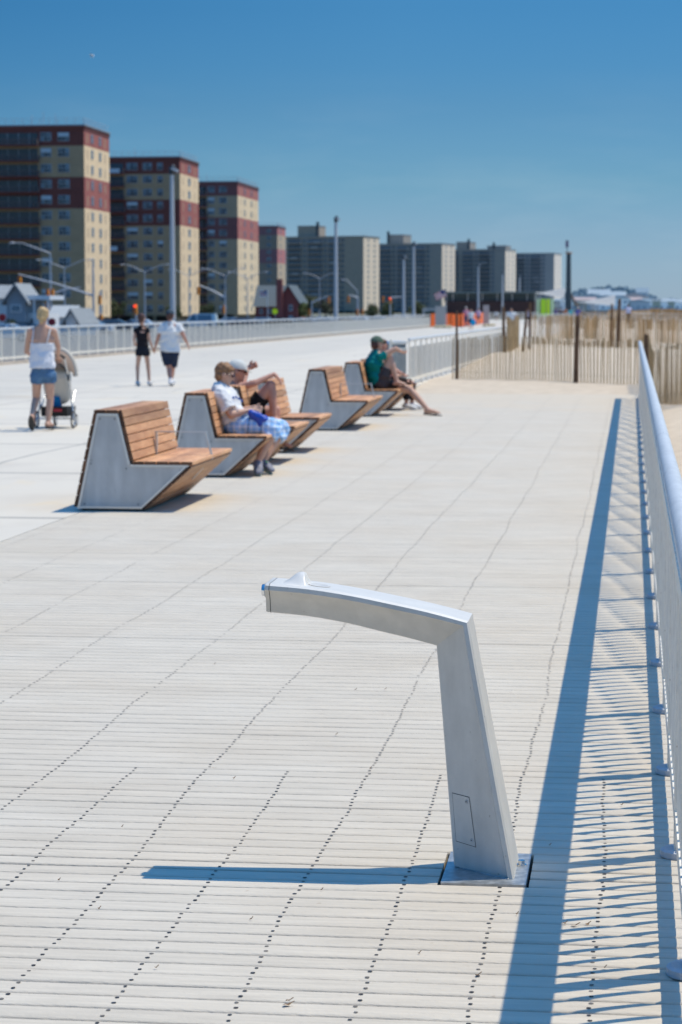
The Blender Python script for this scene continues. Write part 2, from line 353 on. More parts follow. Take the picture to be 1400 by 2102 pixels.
# ------------------------------------------------------------------ ribbed board deck
def deck_material():
    m = mat('deck_boards', (.63, .57, .475), .78, color2=(.56, .505, .42), scale=5.5, attr=.028, stretch=(.35, 1.4, 1), bump=.35, bscale=130)
    nt = m.node_tree; N = nt.nodes; L = nt.links; bs = N['Principled BSDF']
    src = bs.inputs['Base Color'].links[0].from_socket
    tc = N.new('ShaderNodeTexCoord')
    n1 = N.new('ShaderNodeTexNoise'); n1.inputs['Scale'].default_value = 1.1; n1.inputs['Detail'].default_value = 5
    L.new(tc.outputs['Object'], n1.inputs['Vector'])
    c1 = N.new('ShaderNodeValToRGB'); c1.color_ramp.elements[0].position = .35; c1.color_ramp.elements[1].position = .75
    c1.color_ramp.elements[0].color = (1, 1, 1, 1); c1.color_ramp.elements[1].color = (.95, .92, .885, 1)
    L.new(n1.outputs['Fac'], c1.inputs[0])
    m1 = N.new('ShaderNodeMixRGB'); m1.blend_type = 'MULTIPLY'; m1.inputs[0].default_value = 1
    L.new(src, m1.inputs[1]); L.new(c1.outputs[0], m1.inputs[2])
    # small rust / dirt specks
    n2 = N.new('ShaderNodeTexNoise'); n2.inputs['Scale'].default_value = 26; n2.inputs['Detail'].default_value = 3
    L.new(tc.outputs['Object'], n2.inputs['Vector'])
    c2 = N.new('ShaderNodeValToRGB'); c2.color_ramp.elements[0].position = .70; c2.color_ramp.elements[1].position = .78
    c2.color_ramp.elements[0].color = (0, 0, 0, 1); c2.color_ramp.elements[1].color = (.6, .6, .6, 1)
    L.new(n2.outputs['Fac'], c2.inputs[0])
    m2 = N.new('ShaderNodeMixRGB'); m2.blend_type = 'MULTIPLY'; m2.inputs[2].default_value = (.72, .62, .52, 1)
    L.new(c2.outputs[0], m2.inputs[0]); L.new(m1.outputs[0], m2.inputs[1])
    # long saw fibres
    n3 = N.new('ShaderNodeTexNoise'); n3.inputs['Scale'].default_value = 60; n3.inputs['Detail'].default_value = 4
    mp3 = N.new('ShaderNodeMapping'); mp3.inputs['Scale'].default_value = (.08, 1, 1)
    L.new(tc.outputs['Object'], mp3.inputs[0]); L.new(mp3.outputs[0], n3.inputs['Vector'])
    c3 = N.new('ShaderNodeValToRGB'); c3.color_ramp.elements[0].position = .3; c3.color_ramp.elements[1].position = .7
    c3.color_ramp.elements[0].color = (.90, .90, .90, 1); c3.color_ramp.elements[1].color = (1.05, 1.05, 1.05, 1)
    L.new(n3.outputs['Fac'], c3.inputs[0])
    m4 = N.new('ShaderNodeMixRGB'); m4.blend_type = 'MULTIPLY'; m4.inputs[0].default_value = 1
    L.new(m2.outputs[0], m4.inputs[1]); L.new(c3.outputs[0], m4.inputs[2])
    # darker brown down in the grooves
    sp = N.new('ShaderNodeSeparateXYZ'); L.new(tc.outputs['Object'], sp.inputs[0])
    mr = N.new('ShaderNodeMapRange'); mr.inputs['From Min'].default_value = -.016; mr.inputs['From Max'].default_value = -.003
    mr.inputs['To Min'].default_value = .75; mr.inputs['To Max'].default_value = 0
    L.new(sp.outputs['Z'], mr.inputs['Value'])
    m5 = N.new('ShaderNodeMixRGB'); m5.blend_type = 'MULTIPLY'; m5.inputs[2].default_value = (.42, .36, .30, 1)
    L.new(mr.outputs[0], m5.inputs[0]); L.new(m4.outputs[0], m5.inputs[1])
    n6 = N.new('ShaderNodeTexNoise'); n6.inputs['Scale'].default_value = .8; n6.inputs['Detail'].default_value = 8; n6.inputs['Roughness'].default_value = .7; L.new(tc.outputs['Object'], n6.inputs['Vector'])
    y6 = N.new('ShaderNodeMapRange'); y6.inputs['From Min'].default_value = 36; y6.inputs['From Max'].default_value = 46.5; y6.inputs['To Min'].default_value = -.12; y6.inputs['To Max'].default_value = .35; L.new(sp.outputs['Y'], y6.inputs['Value'])
    a6 = N.new('ShaderNodeMath'); a6.operation = 'ADD'; L.new(n6.outputs['Fac'], a6.inputs[0]); L.new(y6.outputs[0], a6.inputs[1])
    r6 = N.new('ShaderNodeMapRange'); r6.inputs['From Min'].default_value = .50; r6.inputs['From Max'].default_value = .66; r6.inputs['To Max'].default_value = .8; L.new(a6.outputs[0], r6.inputs['Value'])
    m6 = N.new('ShaderNodeMixRGB'); m6.inputs[2].default_value = (.60, .51, .39, 1); L.new(r6.outputs[0], m6.inputs[0]); L.new(m5.outputs[0], m6.inputs[1])
    L.new(m6.outputs[0], bs.inputs['Base Color'])
    return m
rs = random.Random(3)
b = MB(); PITCH = .1016
y = 2.0; i = 0; boards = []
while y < 46.35:
    panel = (i % 24 == 0)
    gap = rs.uniform(.0038, .0062) + (.007 if panel else 0)
    boards.append((y + gap, y + PITCH - .0005))
    y += PITCH + (.006 if panel else 0); i += 1
X0, X1 = -4.55, .32
PX0, PX1, PY0, PY1 = -.556, -.285, 6.82, 7.20        # pit for the fountain's base plate
row_k = {}; PIT = []
for k in range(0, 16):
    row_k[k] = (rs.uniform(0, 50), rs.uniform(.8, 1.3))
def row_x(k, yy):
    s, a = row_k[k]
    return -.08 - .29*k + a*(.026*noise.noise(Vector((yy*.55, s, 0))) + .009*noise.noise(Vector((yy*2.0, s, 4))))
for i, (y0, y1) in enumerate(boards):
    dz = rs.uniform(-.0008, .0005) if y0 < 16 else 0
    tl = rs.uniform(-.0008, .0008) if y0 < 16 else 0
    wd = y1 - y0; rnd = rs.random()
    prof = [(y0, -.04), (y0+.0005, -.012), (y0+.003, -.0042), (y0+.008, -.0014), (y0+.02, -.0003), (y0+wd*.5, .0002),
            (y1-.018, -.0003), (y1-.008, -.0012), (y1-.003, -.0036), (y1-.0005, -.011), (y1, -.04)]
    spans = [(X0, X1)]
    if PY0 < (y0+y1)/2 < PY1:
        spans = [(X0, PX0), (PX1, X1)]; PIT.append(y0); PIT.append(y1)
    for (a, c) in spans:
        nseg = max(1, int((c-a)/.30)) if y0 < 16 else 2
        xsq = [a + (c-a)*q/nseg for q in range(nseg+1)]
        vs = []
        for xq in xsq:
            wv = .0012*noise.noise(Vector((xq*2.3, i*3.7, 0))) if y0 < 16 else 0
            yw = .0016*noise.noise(Vector((xq*1.9, i*5.1, 7))) if y0 < 16 else 0
            for j, (py, pz) in enumerate(prof):
                vs.append((xq, py + yw, pz + dz + wv + tl*(py-y0)/wd*1.0 if pz > -.03 else pz))
        n = len(prof)
        fs = [(q*n+j, q*n+j+1, (q+1)*n+j+1, (q+1)*n+j) for q in range(nseg) for j in range(n-1)]
        b.add(vs, fs, 0, rnd, True)
        b.add(vs[:n], [tuple(range(n))], 0, rnd); b.add(vs[-n:], [tuple(range(n-1,-1,-1))], 0, rnd)
    # countersunk screws, two per board on every joist
    if y0 < 45:
        for k in range(16):
            if k % 2 == 0 and y0 > 8.42: continue
            for fy in (.27, .74):
                py = y0 + wd*fy + rs.uniform(-.004, .004)
                px = row_x(k, py) + rs.uniform(-.004, .004)
                if PX0-.02 < px < PX1+.02 and PY0-.02 < py < PY1+.02: continue
                if not (X0+.02 < px < X1-.03): continue
                r = rs.uniform(.0052, .0066) if y0 < 9 else (.0058 if y0 < 14 else .0062); z = .0016 + dz*.5; sm_ = (1 if rs.random() < .72 else 3) if y0 < 9.5 else (3 if y0 < 15 else 4)
                if y0 > 9.5 and rs.random() < .15: continue
                n = 10
                ang = [2*math.pi*q/n for q in range(n)]
                ring = [(px + r*math.cos(a), py + r*math.sin(a), z) for a in ang]
                b.add(ring, [tuple(range(n))], sm_, .5)
                if y0 < 12 and rs.random() < .38:
                    ox, oy = rs.uniform(-.002, .002), rs.uniform(0, .003)
                    ring = [(px + ox + r*.5*math.cos(a), py + oy + r*.42*math.sin(a), z+.0006) for a in ang[:n//2+1]]
                    ring += [(px + ox + r*.25*math.cos(a), py + oy + r*.2*math.sin(a), z+.0006) for a in reversed(ang[:n//2+1])]
                    b.add(ring, [tuple(range(len(ring)))], 2, .5)
tag(b.build('boardwalk_deck', [deck_material(), M['screw'], mat('screw_glint', (.6, .6, .6), .35, .8), mat('screw_dusty', (.17, .15, .13), .8), mat('screw_sandy', (.30, .27, .24), .8)]), kind='structure')
b = MB(); b.add([(X0, 1.5, -.045), (.45, 1.5, -.045), (.45, 46.3, -.045), (X0, 46.3, -.045)], [(0,1,2,3)])
tag(b.build('deck_gap_shade', M['dark']), kind='structure')  # dark sheet standing in for the shade between the boards

# dry bits lying on the boards
def bits(px_list, nm, lab):
    for (x, yv, s) in px_list:
        d = CH / ((yv - HZ)) * F
        p = at(x, yv, at(x, yv, 10).y)          # direction only
        r = ray(x, yv); t = -CH / r.z; p = Vector((r.x*t, r.y*t, 0))
        q = MB(); rr = random.Random(int(x))
        pts = []
        for k in range(7):
            a = k/7*2*math.pi; rad = s*rr.uniform(.35, 1)
            pts.append((rad*math.cos(a), rad*.7*math.sin(a), .003 + rr.uniform(0, .006)))
        q.add([(0, 0, .006)] + pts, [(0, 1+k, 1+(k+1) % 7) for k in range(7)], 0)
        q.tube([(0, 0, .005), (s*1.2, s*.5, .012)], .0012, 5, 0)
        tag(q.build('dry_leaf', mleaf, loc=p), lab, 'leaf', 'dry leaf scraps on the boards')
mleaf = mat('dry_leaf', (.28, .17, .09), .9, var=.3, scale=40)
bits([(588, 2066, .016), (592, 2058, .010), (1180, 1903, .012), (1158, 1899, .008), (1205, 1900, .009), (1276, 1655, .006),
      (790, 1417, .007), (440, 1365, .006), (980, 2005, .009), (515, 1890, .005), (729, 1418, .006), (1128, 1738, .005), (690, 1510, .005), (203, 1868, .005), (320, 1990, .006), (860, 1960, .005), (660, 1830, .004), (1060, 1880, .005), (480, 1600, .005), (250, 1700, .004), (1240, 1990, .006), (760, 1580, .004), (120, 1810, .005)],
     'dry_leaf', 'small curled brown leaf scrap lying on the pale boards')

# ------------------------------------------------------------------ railings
def railing(name, label, p0, p1, spacing=1.31, first=.2, h=1.05, foot=True, near=True, maxposts=100, group=None):
    p0 = Vector(p0); p1 = Vector(p1); d = p1 - p0; Ln = d.length
    rz = math.atan2(-d.x, d.y)
    t = thing(name, label, 'railing', p0, rz, group)
    n = 14 if near else 6
    b = MB(); b.tube([(0, 0, h), (0, Ln, h)], .0345, n)
    k = 3.35
    hr = b.build('handrail', M['galv_tube'], t)
    if near:
        while k < Ln:
            b = MB(); b.tube([(0, k, h), (0, k+.004, h)], .0352, n); k += 6.0
            b.build('joint_sleeve', M['bracket'], hr)
        b = MB(); b.box((-.021, 0, h-.165), (.021, Ln, h-.105)); b.build('middle_rail', M['galv'], t)
    b = MB(); b.box((-.0115, 0, .085), (.0115, Ln, .148)); b.build('bottom_rail', M['galv'], t)
    b = MB(); y = first + spacing/2
    npk = 11; posts = []
    y = first
    while y < Ln: posts.append(y); y += spacing
    y = first - spacing
    while y < Ln:
        for q in range(1, npk+1):
            yy = y + spacing*q/(npk+1)
            if 0 < yy < Ln:
                if near: b.box((-.007, yy-.0105, .12), (.007, yy+.0105, h-.16))
                else: b.box((-.006, yy-.009, .12), (.006, yy+.009, h-.16))
        y += spacing
    b.build('bars', M['galv'], t)
    pb = MB(); pb.box((-.013, -.036, .012), (.013, .036, h-.03))
    ft = MB()
    if near:
        prof = []
        for q in range(16):
            a = 2*math.pi*q/16
            prof.append((.055*math.cos(a), .066*math.sin(a)))
        vs = [(x, y_, 0.002) for x, y_ in prof] + [(x, y_, .02) for x, y_ in prof] + [(x*.8, y_*.8, .026) for x, y_ in prof]
        fs = [(i, (i+1) % 16, 16+(i+1) % 16, 16+i) for i in range(16)] + [(16+i, 16+(i+1) % 16, 32+(i+1) % 16, 32+i) for i in range(16)]
        ft.add(vs, fs, 0, None, False); ft.add(vs[32:], [tuple(range(16))])
        for sx in (-1, 1): ft.tube([(sx*.0, sx*.052, .024), (sx*.0, sx*.052, .034)], .007, 6)
    else: ft.box((-.05, -.05, .002), (.05, .05, .02))
    o = None; fo = None; extra = MB()
    for i, y in enumerate(posts):
        if i >= maxposts:
            extra.box((-.008, y-.026, .012), (.008, y+.026, h-.03)); extra.box((-.05, y-.05, .002), (.05, y+.05, .02)); continue
        if o is None:
            o = pb.build('post', M['galv'], t); q = o
            fo = ft.build('foot_plate', M['bracket'], o)
        else:
            q = o.copy(); COL.objects.link(q); q.parent = t
            f2 = fo.copy(); COL.objects.link(f2); f2.parent = q
        q.location = (0, y, 0)
    if extra.v: tag(extra.build('post', M['galv'], t), kind='stuff')
    return t
railing('metal_railing', 'long galvanised railing at the right edge with big round handrail, casting striped shadows',
        (.160, 2.3, 0), (.150, 44.6, 0), 1.31, 1.005)
railing('metal_railing', 'long grey barred railing along the far left edge of the walkway behind the walkers',
        (-18.72, 58, .08), (-17.47, 204.5, .03), 1.36, .5, 1.0, near=False)
railing('metal_railing', 'short grey railing between the walkway and the fenced sand, starting at the waste bin',
        (-4.87, 51.4, 0), (-4.47, 91.6, 0), 1.31, .05, 1.0, near=False)
railing('metal_railing', 'distant pale railing in front of the dark low pavilion', (-19.8, 300, 0), (-12.6, 320, 0), 1.4, .1, 1.05, near=False)
railing('metal_railing', 'distant grey railing curving past the tall dark mast', (-8.9, 226, .0), (-5.9, 278, .2), 1.4, .1, 1.05, near=False)
railing('metal_railing', 'distant low grey railing across the beach behind the slat fences', (-5.7, 278, .1), (7.5, 226, .1), 1.4, .1, 1.0, near=False)
# end returns of the short railing (small gate frame facing the camera)
b = MB(); b.box((-5.27, 51.30, .9), (-4.90, 51.36, .96)); b.box((-5.27, 51.30, .78), (-4.90, 51.36, .83)); b.box((-5.27, 51.3, .08), (-4.9, 51.36, .13))
b.box((-5.30, 51.28, 0), (-5.24, 51.38, 1.0))
for k in range(7): b.box((-5.22+k*.048, 51.32, .1), (-5.205+k*.048, 51.34, .8))
tag(b.build('railing_end_frame', M['galv']), 'narrow end frame of the short railing, right beside the waste bin', 'railing')

# ------------------------------------------------------------------ snow fences
def snow_fence(label, pts, h=1.2, step=.088, w=.038, postxy=(), jit=.02, group='wooden slat fences on the sand', posth=1.55, zf=None, slat='snow_slat'):
    t = thing('snow_fence', label, 'fence', (pts[0][0], pts[0][1], 0), 0, group)
    o = Vector((pts[0][0], pts[0][1], 0)); rr = random.Random(int(pts[0][1]*10+pts[0][0]))
    b = MB(); wr = MB()
    for a, c in zip(pts[:-1], pts[1:]):
        a = Vector((a[0], a[1], 0)); c = Vector((c[0], c[1], 0)); d = (c-a); Ln = d.length; d.normalize(); nrm = Vector((-d.y, d.x, 0))
        k = 0.0
        while k < Ln:
            p = a + d*k; z = sand_h(p.x, p.y) if zf is None else zf
            z = z - .04; hh = h*rr.uniform(.94, 1.03) + .05*math.sin(k*.9)
            ln = rr.uniform(-jit, jit); lf = rr.uniform(-.02, .02)
            b.bar(p - o + Vector((0,0,z)), p - o + d*ln + nrm*lf + Vector((0, 0, z+hh)), w*rr.uniform(.88, 1.1), .009, d, 0, rr.random())
            k += step*rr.uniform(.96, 1.04)
        for zz in (.2, .95):
            q = [a + d*Ln*s/12 for s in range(13)]
            q = [v - o + Vector((0, 0, sand_h(v.x, v.y) + zz*h/1.2)) for v in q]
            wr.tube(q, .0018, 4, caps=False)
    b.build('slats', M[slat], t); wr.build('wire', M['wire'], t)
    for (px_, py_, hh, r, lean) in postxy:
        z = sand_h(px_, py_); q = MB()
        q.tube([(0, 0, -.15), (lean*.4, .02, hh*.5), (lean, .0, hh)], [r*1.1, r, r*.85], 7)
        q.build('post', M['snow_post'], t, loc=(px_-o.x, py_-o.y, z))
    return t
snow_fence('front row of upright wooden slats across the sand at the end of the deck',
           [(-4.20, 55.3), (-1.2, 53.2), (.35, 52.2)], h=1.0, w=.030, postxy=[(-4.10, 55.15, 1.60, .030, .0), (-1.25, 53.0, 1.50, .055, .04)])
snow_fence('nearest slat fence on the right, running back beside the railing handrail',
           [(.34, 52.2), (.42, 45.5), (.98, 41.9), (2.4, 40.5)], h=1.1, step=.100, w=.034, jit=.05, postxy=[(.30, 47.2, 1.30, .05, -.02)])
snow_fence('slat fence seen end on beside the end of the short railing', [(-4.40, 92.0), (-4.34, 84), (-4.22, 80)],
           postxy=[(-4.34, 80.2, 1.55, .055, -.03), (gx(1075, 84), 84, 1.5, .05, .12), (gx(1088, 88), 88, 1.75, .05, 0)])
snow_fence('second row of slat fence, behind the front slats', [(-4.2, 98), (-.7, 95.5), (9, 94)], step=.10, w=.046, slat='snow_slat_brown',
           postxy=[(gx(1255, 96), 96, 1.75, .05, .02), (gx(1268, 94.5), 94.5, 1.95, .07, .08)])
snow_fence('third row of slat fence across the mid beach', [(-4.3, 120), (2, 116), (11, 118)], step=.13, w=.05, slat='snow_slat_brown')
snow_fence('long brown slat fence on the dune, in front of the distant town', [(-4.0, 176), (4, 172), (17, 178)], step=.16, w=.07, slat='snow_slat_brown')
snow_fence('farthest slat fence on the raised dune at the right', [(-3.0, 300), (8, 290), (26, 300)], h=1.3, step=.2, w=.14, slat='snow_slat_brown')
snow_fence('dark slat fence on top of the far dune at the right edge', [(gx(1335, 340), 340), (14, 336)], h=1.5, step=.2, w=.17, slat='snow_slat_brown')

# ------------------------------------------------------------------ benches
def plank_run(b, p0, p1, n, y0, y1, out, thick=.03, gap=.006, mi=0, mend=1):
    """n boards laid side by side from p0 to p1 (x,z), outward normal 'out', running along y"""
    p0 = Vector(p0); p1 = Vector(p1); d = (p1-p0); L_ = d.length; d.normalize(); o = Vector(out).normalized()
    w = (L_ - gap*(n-1))/n
    for i in range(n):
        a = p0 + d*i*(w+gap); c = a + d*w; r = random.random()
        e0 = y0 + random.uniform(-.003, .003); e1 = y1 + random.uniform(-.003, .003)
        ch = .004
        prof = [a, a+o*(thick-ch), a+o*thick+d*ch, c+o*thick-d*ch, c+o*(thick-ch), c]
        b.prism([(q.x, q.y) for q in prof], e0, e1, mi, r, mend)
def make_bench(length, label, arm=False):
    t = thing('bench', label, 'bench', (0,0,0), 0, 'angular slatted benches in a row along the deck')
    z0 = .022
    A = (0, z0); B = (.55, z0); C = (.955, .395); D = (.455, .395); E = (.355, .82); G = (.175, .82)   # steel outline
    wd = [M['wood'], M['endgrain']]
    # wood skins (outside the steel outline)
    b = MB(); plank_run(b, (.475, .393), (.985, .393), 5, 0, length, (0, 1), .028); b.build('seat', wd, t)
    bd = Vector((E[0]-D[0], E[1]-D[1])).normalized()
    b = MB(); plank_run(b, (D[0]+.003, D[1]+.030), (E[0]+.004, E[1]+.026), 6, 0, length, (bd.y, -bd.x), .028); b.build('backrest', wd, t)
    b = MB(); plank_run(b, (G[0]-.025, .822), (E[0]-.001, .822), 2, 0, length, (0, 1), .028); b.build('top', wd, t)
    rd = Vector((G[0]-A[0], G[1]-A[1])).normalized()
    b = MB(); plank_run(b, (A[0]-.003, A[1]+.01), (G[0]-.003, G[1]-.003), 8, 0, length, (-rd.y, rd.x), .026); b.build('back_panel', wd, t)
    fd = Vector((C[0]-B[0], C[1]-B[1])).normalized()
    b = MB(); plank_run(b, (B[0]+.004, B[1]+.006), (C[0]+.004, C[1]-.004), 5, 0, length, (fd.y, -fd.x), .026); b.build('front_panel', wd, t)
    poly = [A, B, C, D, E, G]
    for (y0, y1) in ((.004, .03), (length-.03, length-.004)):
        b = MB(); inset = []
        cxp = Vector((sum(p[0] for p in poly)/6, sum(p[1] for p in poly)/6))
        b.prism(poly, y0+.008, y1)
        # raised rim on the outside face
        s = 1 if y0 < .1 else -1
        yy0, yy1 = (y0, y0+.0075) if s > 0 else (y1+.0005, y1+.006)
        rim = MB()
        for i in range(6):
            p = Vector(poly[i]); q = Vector(poly[(i+1) % 6]); d = (q-p).normalized(); nn = Vector((-d.y, d.x))*.0095
            vs = [(p.x+nn.x, (yy0+yy1)/2, p.y+nn.y), (q.x+nn.x, (yy0+yy1)/2, q.y+nn.y)]
            rim.bar(vs[0], vs[1], yy1-yy0+.001*i*0, .018, (0, 1, 0))
        sp_ = b.build('side_panel', M['bench_steel'], t); rim.build('rim', M['bench_edge'], sp_)
        bt = MB()
        for (bx, bz) in ((.20, .775), (.325, .775), (.12, .40), (.42, .36), (.88, .35), (.06, .06), (.52, .06)):
            bt.tube([(bx, y0+.002 if s > 0 else y1+.006, bz), (bx, y0+.010 if s > 0 else y1-.002, bz)], .006, 6)
        bt.build('bolt', M['lamp_dark'], sp_)
    b = MB(); b.box((.03, .05, .002), (.50, length-.05, .06)); b.build('plinth', M['lamp_dark'], t)
    if arm:
        ym = length*.5; b = MB(); w_ = .04
        b.box((.47, ym-w_/2, .42), (.49, ym+w_/2, .614)); b.box((.47, ym-w_/2, .615), (.93, ym+w_/2, .625))
        b.bar((.92, ym, .616), (.972, ym, .415), w_, .012, (0, 1, 0)); b.bar((.985, ym, .40), (.80, ym, .205), w_, .008, (0, 1, 0))
        b.build('armrest', M['bench_edge'], t)
    return t
BX = -4.61
bd_ = make_bench(1.95, 'nearest empty double bench of the row, slatted orange wood between steel ends, with an armrest', True)
bd_.location = (BX, 19.15, 0)
bs_ = make_bench(1.15, 'single slatted bench on which the woman in white shirt and blue plaid shorts sits')
bs_.location = (BX, 23.15, 0)
dup(bs_, (BX, 25.12, 0), label='single slatted bench on which the pointing man in the pale cap sits')
dup(bs_, (BX, 27.15, 0), label='empty single slatted bench just behind the pointing man')
dup(bd_, (BX, 32.25, 0), label='farther empty double slatted bench with armrest, before the man in the teal shirt')
dup(bs_, (BX, 36.45, 0), label='single slatted bench on which the man in the teal shirt sits')
dup(bs_, (BX, 38.55, 0), label='farthest slatted bench, almost hidden behind the man in the teal shirt')

# ------------------------------------------------------------------ drinking fountain
def fountain():
    FYC = 7.0
    t = thing('drinking_fountain', 'angled silver metal drinking fountain bolted to the deck in the foreground', 'drinking fountain', (-.42, FYC, 0))
    O0 = Vector((-.42, FYC, 0))
    secs = [((553, 1198.5), (556, 1257), .170), ((634, 1206), (634, 1265), .173), ((720, 1219.5), (712, 1279), .177),
            ((800, 1236), (782, 1296), .182), ((880, 1254), (840, 1310), .190), ((961, 1276), (896, 1325), .200),
            ((979.5, 1380), (901, 1380), .212), ((1017, 1590), (917, 1582), .245), ((1057.5, 1812), (932, 1776), .275)]
    pts = []
    for (o, i, w_) in secs:
        a = at(o[0], o[1], FYC - w_/2); c = at(i[0], i[1], FYC); pts.append((Vector((a.x, 0, a.z)), Vector((c.x, 0, c.z)), w_))
    # extra samples for the curved arm
    def section(Ov, Iv, w_):
        d = (Iv-Ov); dn = d.normalized(); h = d.length
        yv = Vector((0, 1, 0)); res = []
        for (dep, yy) in ((0.006, -w_/2), (.0195, -w_/2-.0005), (.0235, -w_/2+.011), (h*.55, -w_*.5*.46), (h-.011, -.0135), (h-.003, -.0085), (h, 0),
                          (h-.003, .0085), (h-.011, .0135), (h*.55, w_*.5*.46), (.0235, w_/2-.011), (.0195, w_/2+.0005), (.006, w_/2),
                          (0, w_/2-.011), (.0008, 0), (0, -w_/2+.011)):
            res.append(Ov + dn*dep + yv*yy)
        return res
    def lerp(a, b_, s): return (a[0].lerp(b_[0], s), a[1].lerp(b_[1], s), a[2]*(1-s)+b_[2]*s)
    # Catmull-Rom through arm sections
    def cat(p0, p1, p2, p3, s):
        f = lambda a, b_, c, d: .5*((2*b_)+(-a+c)*s+(2*a-5*b_+4*c-d)*s*s+(-a+3*b_-3*c+d)*s**3)
        return (f(p0[0], p1[0], p2[0], p3[0]), f(p0[1], p1[1], p2[1], p3[1]), f(p0[2], p1[2], p2[2], p3[2]))
    arm = pts[:6]; path = []
    for i in range(5):
        p0 = arm[max(0, i-1)]; p3 = arm[min(5, i+2)]
        for s in (0, .25, .5, .75): path.append(cat(p0, arm[i], arm[i+1], p3, s))
    path.append(arm[5])
    ncorner = len(path)-1
    path += [lerp(pts[5], pts[6], .5), pts[6], lerp(pts[6], pts[7], .5), pts[7], lerp(pts[7], pts[8], .5), pts[8]]
    bm = bmesh.new(); rings = []
    for p in path:
        rings.append([bm.verts.new(q - Vector((O0.x, 0, 0))) for q in section(*p)])
    n = 16
    fl = [None]*n
    for a, c in zip(rings[:-1], rings[1:]):
        for k in range(n):
            f = bm.faces.new((a[k], a[(k+1) % n], c[(k+1) % n], c[k])); f.smooth = True
    bm.faces.new(rings[0][::-1]); bm.faces.new(rings[-1])
    bmesh.ops.recalc_face_normals(bm, faces=bm.faces)
    bm.edges.ensure_lookup_table()
    for e in bm.edges:
        if len(e.link_faces) == 2 and e.calc_face_angle(0) > R(24): e.smooth = False
    bm.faces.ensure_lookup_table()
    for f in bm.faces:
        if f.normal.z > .80: f.material_index = 1  # upward faces take the brightened, sunlit colour
    me = bpy.data.meshes.new('fountain_body'); bm.to_mesh(me); bm.free(); me.materials.append(M['alu']); me.materials.append(M['alu_sunlit'])
    body = bpy.data.objects.new('body', me); COL.objects.link(body); body.parent = t
    base = pts[-1]
    # end cap
    tip = pts[0]; ax = (pts[0][0]-pts[1][0]).normalized()
    s1 = section(*tip)
    b = MB(); off = Vector((-O0.x, 0, 0))
    def ringat(k, grow): 
        c = (tip[0]+tip[1])/2
        return [c + (q-c)*grow + ax*k + off for q in s1]
    b.add(ringat(-.001, 1.012) + ringat(.0002, 1.012), [(i, (i+1) % n, n+(i+1) % n, n+i) for i in range(n)], 1)
    r0 = ringat(.0012, 1.0); r1 = ringat(.011, 1.0); r2 = ringat(.0135, .985)
    b.add(r0 + r1, [(i, (i+1) % n, n+(i+1) % n, n+i) for i in range(n)] + [tuple(range(n-1, -1, -1))], 0)
    b.add(r1 + r2, [(i, (i+1) % n, n+(i+1) % n, n+i) for i in range(n)] + [tuple(range(n, 2*n))], 0)
    cap = b.build('end_cap', [M['alu'], M['lamp_dark']], t)
    # push button
    bc = at(546, 1211.5, FYC-.02) + off - Vector((0, FYC, 0)) ; bc = Vector((bc.x, -.02, bc.z))
    b = MB(); b.tube([bc + Vector((.0, 0, 0)), bc + Vector((-.010, 0, 0)), bc + Vector((-.012, 0, 0))], [.0185, .0185, .016], 20)
    b.build('push_button', M['chrome'], cap)
    b = MB(); b.tube([bc + Vector((.003, 0, 0)), bc + Vector((-.002, 0, 0))], .021, 20); b.build('button_ring', M['alu_plate'], cap)
    # spout hood and basin on top of the arm
    b = MB(); nu, nv = 34, 21; vs = []
    pA = at(579, 1190, FYC); topx0 = pA.x - O0.x; Lh = .080
    def top_z(x):            # top surface of the arm at local x
        xs_ = [(p[0].x - O0.x, p[0].z) for p in path[:ncorner+1]]
        for (xa, za), (xb, zb) in zip(xs_[:-1], xs_[1:]):
            if xa <= x <= xb: return za + (zb-za)*(x-xa)/(xb-xa)
        return xs_[0][1]
    for i in range(nu+1):
        s = i/nu; x = topx0 + Lh*s
        q_ = min(1, s/.76); hgt = .036*q_*q_*(3-2*q_)
        if s > .86: q_ = (s-.86)/.14; hgt = .036*max(0.0, 1-q_)**1.6
        for j in range(nv+1):
            u = (j/nv*2-1); yv = u*.062
            bell = max(0, math.cos(u*math.pi/2))**1.25
            xx = x + .012*abs(u)*s
            vs.append((xx, yv, top_z(x) - .0015 + hgt*bell))
    fs = [(i*(nv+1)+j, i*(nv+1)+j+1, (i+1)*(nv+1)+j+1, (i+1)*(nv+1)+j) for i in range(nu) for j in range(nv)]
    b.add(vs, fs, 0, None, True); b.build('spout_hood', M['alu_sunlit'], t)
    b = MB(); cxx = topx0 + Lh + .035; cz = top_z(cxx)
    sl_ = (top_z(cxx+.03)-top_z(cxx-.03))/.06
    def er(r1_, r2_, dz): return [(cxx + r1_*math.cos(a), r2_*math.sin(a), cz + sl_*r1_*math.cos(a) + dz) for a in [2*math.pi*k/24 for k in range(24)]]
    R1, R2, R3 = er(.034, .040, .0008), er(.031, .037, .0016), er(.026, .031, .0009)
    b.add(R1+R2, [(i, (i+1) % 24, 24+(i+1) % 24, 24+i) for i in range(24)], 0, None, True)
    b.add(R2+R3, [(i, (i+1) % 24, 24+(i+1) % 24, 24+i) for i in range(24)], 0, None, True)
    b.add(R3, [tuple(range(24))], 1)
    b.build('basin', [M['alu_sunlit'], M['alu']], t)
